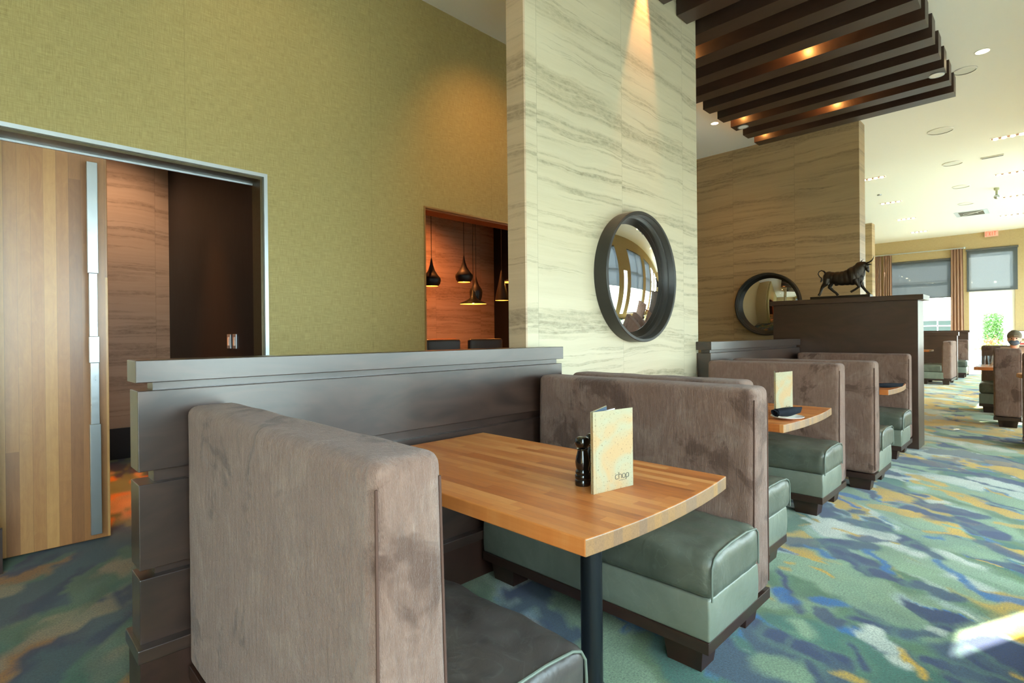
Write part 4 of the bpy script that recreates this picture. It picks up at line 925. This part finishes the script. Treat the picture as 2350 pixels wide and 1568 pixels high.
MB().box(-.02, 0, -.2, .2, -.13, .13).build('frame', simple('brown_frame', srgb(132, 92, 70), .5), s); MB().box(-.024, -.02, -.18, .18, -.11, .11).build('print', M['paper'], s)
s = empty('notice_card', (21.98, .56, .87), 0, 'small pink and red card below the framed print', 'card')
MB().box(-.01, 0, -.09, .06, -.07, .07).build('sheet', simple('pink_card', srgb(232, 196, 184), .6), s); MB().box(-.013, -.01, -.06, .03, -.03, .02).build('mark', simple('red_mark', srgb(176, 60, 60), .6), s)

# ------------------------------------------------------------------ pendants and chairs of the private room
def pendant(kind, x, y, zb, label, power=30):
    r = empty('pendant_lamp', (x, y, zb), 0, label, 'pendant lamp')
    if kind == 'fat': o_ = [(.085, 0), (.108, .03), (.118, .07), (.116, .10), (.08, .145), (.045, .20), (.022, .27), (.012, .33), (.006, .36)]
    elif kind == 'wide': o_ = [(.185, 0), (.188, .008), (.16, .022), (.09, .05), (.05, .08), (.028, .13), (.016, .18), (.006, .20)]
    elif kind == 'tall': o_ = [(.065, 0), (.085, .06), (.092, .12), (.085, .16), (.05, .21), (.024, .27), (.012, .32), (.006, .34)]
    else: o_ = [(.10, 0), (.085, .09), (.05, .24), (.02, .40), (.006, .44)]
    MB().lathe(o_, (0, 0, 0), 40, caps=False).build('shade', M['lampblack'], r, sharp=180)
    MB().lathe([(max(a-.004, .002), h+.0015) for a, h in o_[:-2]], (0, 0, 0), 40, caps=False).build('liner', M['brass'], r, sharp=180)
    MB().sphere((0, 0, .035), .028, 12, 8).build('bulb', M['bulb'], r)
    MB().tube([(0, 0, o_[-1][1]), (0, 0, 3.6-zb)], .004, 6).build('cord', M['lampblack'], r)
    light('lamp_light', 'SPOT', (x, y, zb+.03), power, (1., .36, .07), .025, (x, y, 0), 150)
PY = 5.6
pendant('cone', 4.067, PY+.15, 1.70, 'leftmost conical pendant half hidden behind a bulbous black one')
pendant('fat', 4.153, PY, 1.897, 'bulbous black pendant at the left in the private room')
pendant('fat', 4.695, PY, 1.982, 'higher bulbous black pendant in the middle of the private room')
pendant('wide', 4.855, PY, 1.692, 'lowest wide flared black pendant of the private room')
pendant('tall', 4.995, PY+.1, 1.746, 'slim teardrop pendant behind the wide flared one')
pendant('cone', 5.404, PY, 1.762, 'slender cone pendant before the black wall')
pendant('wide', 5.665, PY, 2.044, 'wide pendant half cut off by the stone pillar')
def chair(x, y, w, rz, label, face='leather_dark'):
    r = empty('dining_chair', (x, y, 0), rz, label, 'chair')
    MB().rbox(-w/2, w/2, 0, .07, .46, 1.217, .028, (10, 4, 12)).build('backrest', M['chair'], r)
    MB().rbox(-w/2, w/2, .0, .46, .40, .50, .03, (8, 8, 4)).build('seat', M['chair'], r)
    for a in (-1, 1):
        for b_ in (.04, .42): MB().box(a*(w/2-.05)-.02, a*(w/2-.05)+.02, b_-.02, b_+.02, 0, .41).build('leg', M['plinth'], r)
M['chair'] = simple('dark_chair_leather', srgb(58, 48, 44), .4)
M['chair2'] = simple('rust_chair_leather', srgb(150, 84, 44), .45)
chair(3.83, 5.0, .50, R_(180), 'dark high-backed chair at the left above the divider cap')
chair(4.50, 5.0, .55, R_(180), 'dark high-backed chair at the right above the divider cap')
M['chair'] = M['chair2']
chair(4.86, 6.25, .50, 0, 'rust-lit chair on the far side of the private dining table')
r = empty('private_table', (4.4, 5.72, 0), 0, 'dining table under the pendant cluster in the private room', 'table')
MB().box(-.7, .7, -.30, .30, .71, .75).build('table_top', M['block'], r, bevel=.003)
for a in (-.6, .6): MB().box(a-.04, a+.04, -.3, .3, 0, .71).build('trestle', M['plinth'], r)
# warm house lights of the private room and the area behind the pillar
def houselamp(x, y, z, p, label, c=(1., .42, .12), spot=120, tgt=None):
    s = empty('recessed_lamp', (x, y, z), 0, label, 'ceiling lamp')
    MB().lathe([(.05, -.004), (.064, -.004), (.064, .0), (.05, .0)], (0, 0, 0), 24, caps=False).build('rim', M['white'], s)
    MB().lathe([(0, -.002), (.05, -.002)], (0, 0, 0), 24, caps=False).build('lens', M['strip_bulb'], s)
    light('lamp_light', 'SPOT', (x, y, z-.03), p, c, .05, tgt or (x, y, 0), spot, blend=1.)
houselamp(1.0, 5.3, 3.6, 700, 'recessed lamp over the carpet behind the sliding door', (1., .30, .06), 46)
houselamp(.9, 6.0, 3.6, 70, 'recessed lamp before the stone wall of the private room', (1., .66, .42), 80, (1.1, 6.9, 1.8))  # no known fixture here, added to brighten the stone wall
houselamp(4.6, 6.0, 3.6, 260, 'recessed lamp over the private dining table', (1., .30, .07), 130)
houselamp(3.3, 2.75, CEIL, 60, 'recessed lamp behind the pillar, lighting the olive wall', (1., .46, .15), 84, (3.75, 4.0, 2.5))
houselamp(1.2, 3.0, CEIL, 8, 'recessed lamp before the olive wall above the sliding door', (1., .60, .28), 80, (1.6, 4.0, 3.0))
houselamp(7.6, 3.4, CEIL, 16, 'recessed lamp washing the distant stone wall', (1., .52, .22), 90, (8.9, 3.6, 1.4))
houselamp(3.3, .9, 4.27, 12, 'recessed lamp among the first slats over the nearest booths', (1., .62, .32), 100)

# ------------------------------------------------------------------ seated person
def person(loc):
    r = empty('person', loc, 0, 'seated person in a cap and face mask behind the narrow brown seat', 'person')
    # looks to -x; origin on the floor below the hips
    b = MB()
    T = lambda pts, rad, n=14: b.tube(pts, rad, n)
    T([(0, 0, .50), (0, 0, .62), (-.02, 0, .78), (-.03, 0, .92), (-.03, 0, .97)], [.15, .14, .145, .13, .075])
    T([(-.03, -.15, .93), (-.03, .15, .93)], [.065, .065])
    T([(-.03, 0, .95), (-.045, 0, 1.05)], [.055, .052])
    b.sphere((-.06, 0, 1.135), 1, 18, 12, (.092, .074, .112)); b.sphere((-.125, 0, 1.085), 1, 12, 8, (.045, .045, .05))
    b.sphere((-.158, 0, 1.115), 1, 10, 6, (.018, .012, .024))
    for s_ in (-1, 1):
        T([(-.03, .17*s_, .92), (-.06, .21*s_, .74), (-.24, .16*s_, .78)], [.055, .045, .034]); T([(-.24, .16*s_, .78), (-.34, .1*s_, .80)], [.032, .026])
        b.sphere((-.37, .08*s_, .80), 1, 10, 6, (.045, .035, .018))
        for q in range(4): T([(-.39, .055*s_+q*.018*s_, .80), (-.44, .05*s_+q*.018*s_, .79), (-.46, .05*s_+q*.018*s_, .775)], [.009, .008, .007], 8)
        T([(-.35, .05*s_, .80), (-.39, .02*s_, .795)], [.011, .009], 8)
        b.sphere((-.05, .076*s_, 1.12), 1, 8, 6, (.018, .008, .03))
        T([(0, .09*s_, .58), (-.40, .11*s_, .57)], [.09, .065]); T([(-.40, .11*s_, .54), (-.42, .11*s_, .08)], [.062, .04]); T([(-.40, .11*s_, .05), (-.56, .11*s_, .035)], [.045, .035])
    b.build('body', M['skin'], r, remesh=.008, smooth_it=2)
    c = MB(); c.tube([(0, 0, .50), (0, 0, .62), (-.02, 0, .78), (-.03, 0, .91), (-.03, 0, .965)], [.165, .155, .16, .15, .085], 16); c.tube([(-.03, -.16, .93), (-.03, .16, .93)], [.078, .078])
    for s_ in (-1, 1): c.tube([(-.03, .17*s_, .925), (-.06, .215*s_, .74), (-.24, .165*s_, .78)], [.07, .06, .046], 14)
    c.build('sweater', M['coat'], r, remesh=.01, smooth_it=3)
    t = MB()
    for s_ in (-1, 1): t.tube([(.02, .09*s_, .585), (-.40, .11*s_, .57)], [.105, .078], 14); t.tube([(-.40, .11*s_, .55), (-.42, .11*s_, .10)], [.075, .055], 14)
    t.build('trousers', M['jeans'], r, remesh=.012, smooth_it=2)
    k = MB().sphere((-.052, 0, 1.175), 1, 20, 14, (.102, .085, .088)).tube([(-.13, -.05, 1.18), (-.165, 0, 1.178), (-.13, .05, 1.18)], [.010, .012, .010], 8); k.build('cap', M['cap'], r)
    MB().sphere((-.03, 0, 1.13), 1, 18, 12, (.095, .083, .105)).build('hair', M['hair'], r)
    MB().sphere((-.128, 0, 1.075), 1, 16, 10, (.052, .060, .045)).build('face_mask', M['mask'], r)
    for s_ in (-1, 1): MB().sphere((-.146, .028*s_, 1.135), .009, 8, 6).build('eye', M['gloss_black'], r)
person((11.15, .36, 0))

# kinds that repeat share a group
GR = {'booth_bench': 'booth benches of the dining room', 'dining_table': 'tables of the dining room', 'booth_divider': 'stepped wood dividers behind the booths',
      'far_divider': 'dividers of the far booths', 'menu_folder': 'cork menus standing on the tables', 'rolled_napkin': 'rolled napkins on the tables',
      'drinking_glass': 'glasses on the tables', 'round_mirror': 'round convex mirrors on the stone walls', 'slat_lamp': 'lamps between the ceiling slats',
      'slat_disc': 'round covers on the slats', 'recessed_lamp': 'recessed ceiling lamps', 'ceiling_speaker': 'round ceiling speakers', 'downlight_strip': 'ceiling downlight strips',
      'pendant_lamp': 'pendant cluster of the private room', 'dining_chair': 'chairs of the private room', 'pleated_curtain': 'curtains of the far window',
      'switch_plate': 'switch plates on the black wall', 'string_lights': 'light strings outside'}
for o in sc.objects:
    if o.parent is None and o.name.split('.')[0] in GR: o['group'] = GR[o.name.split('.')[0]]
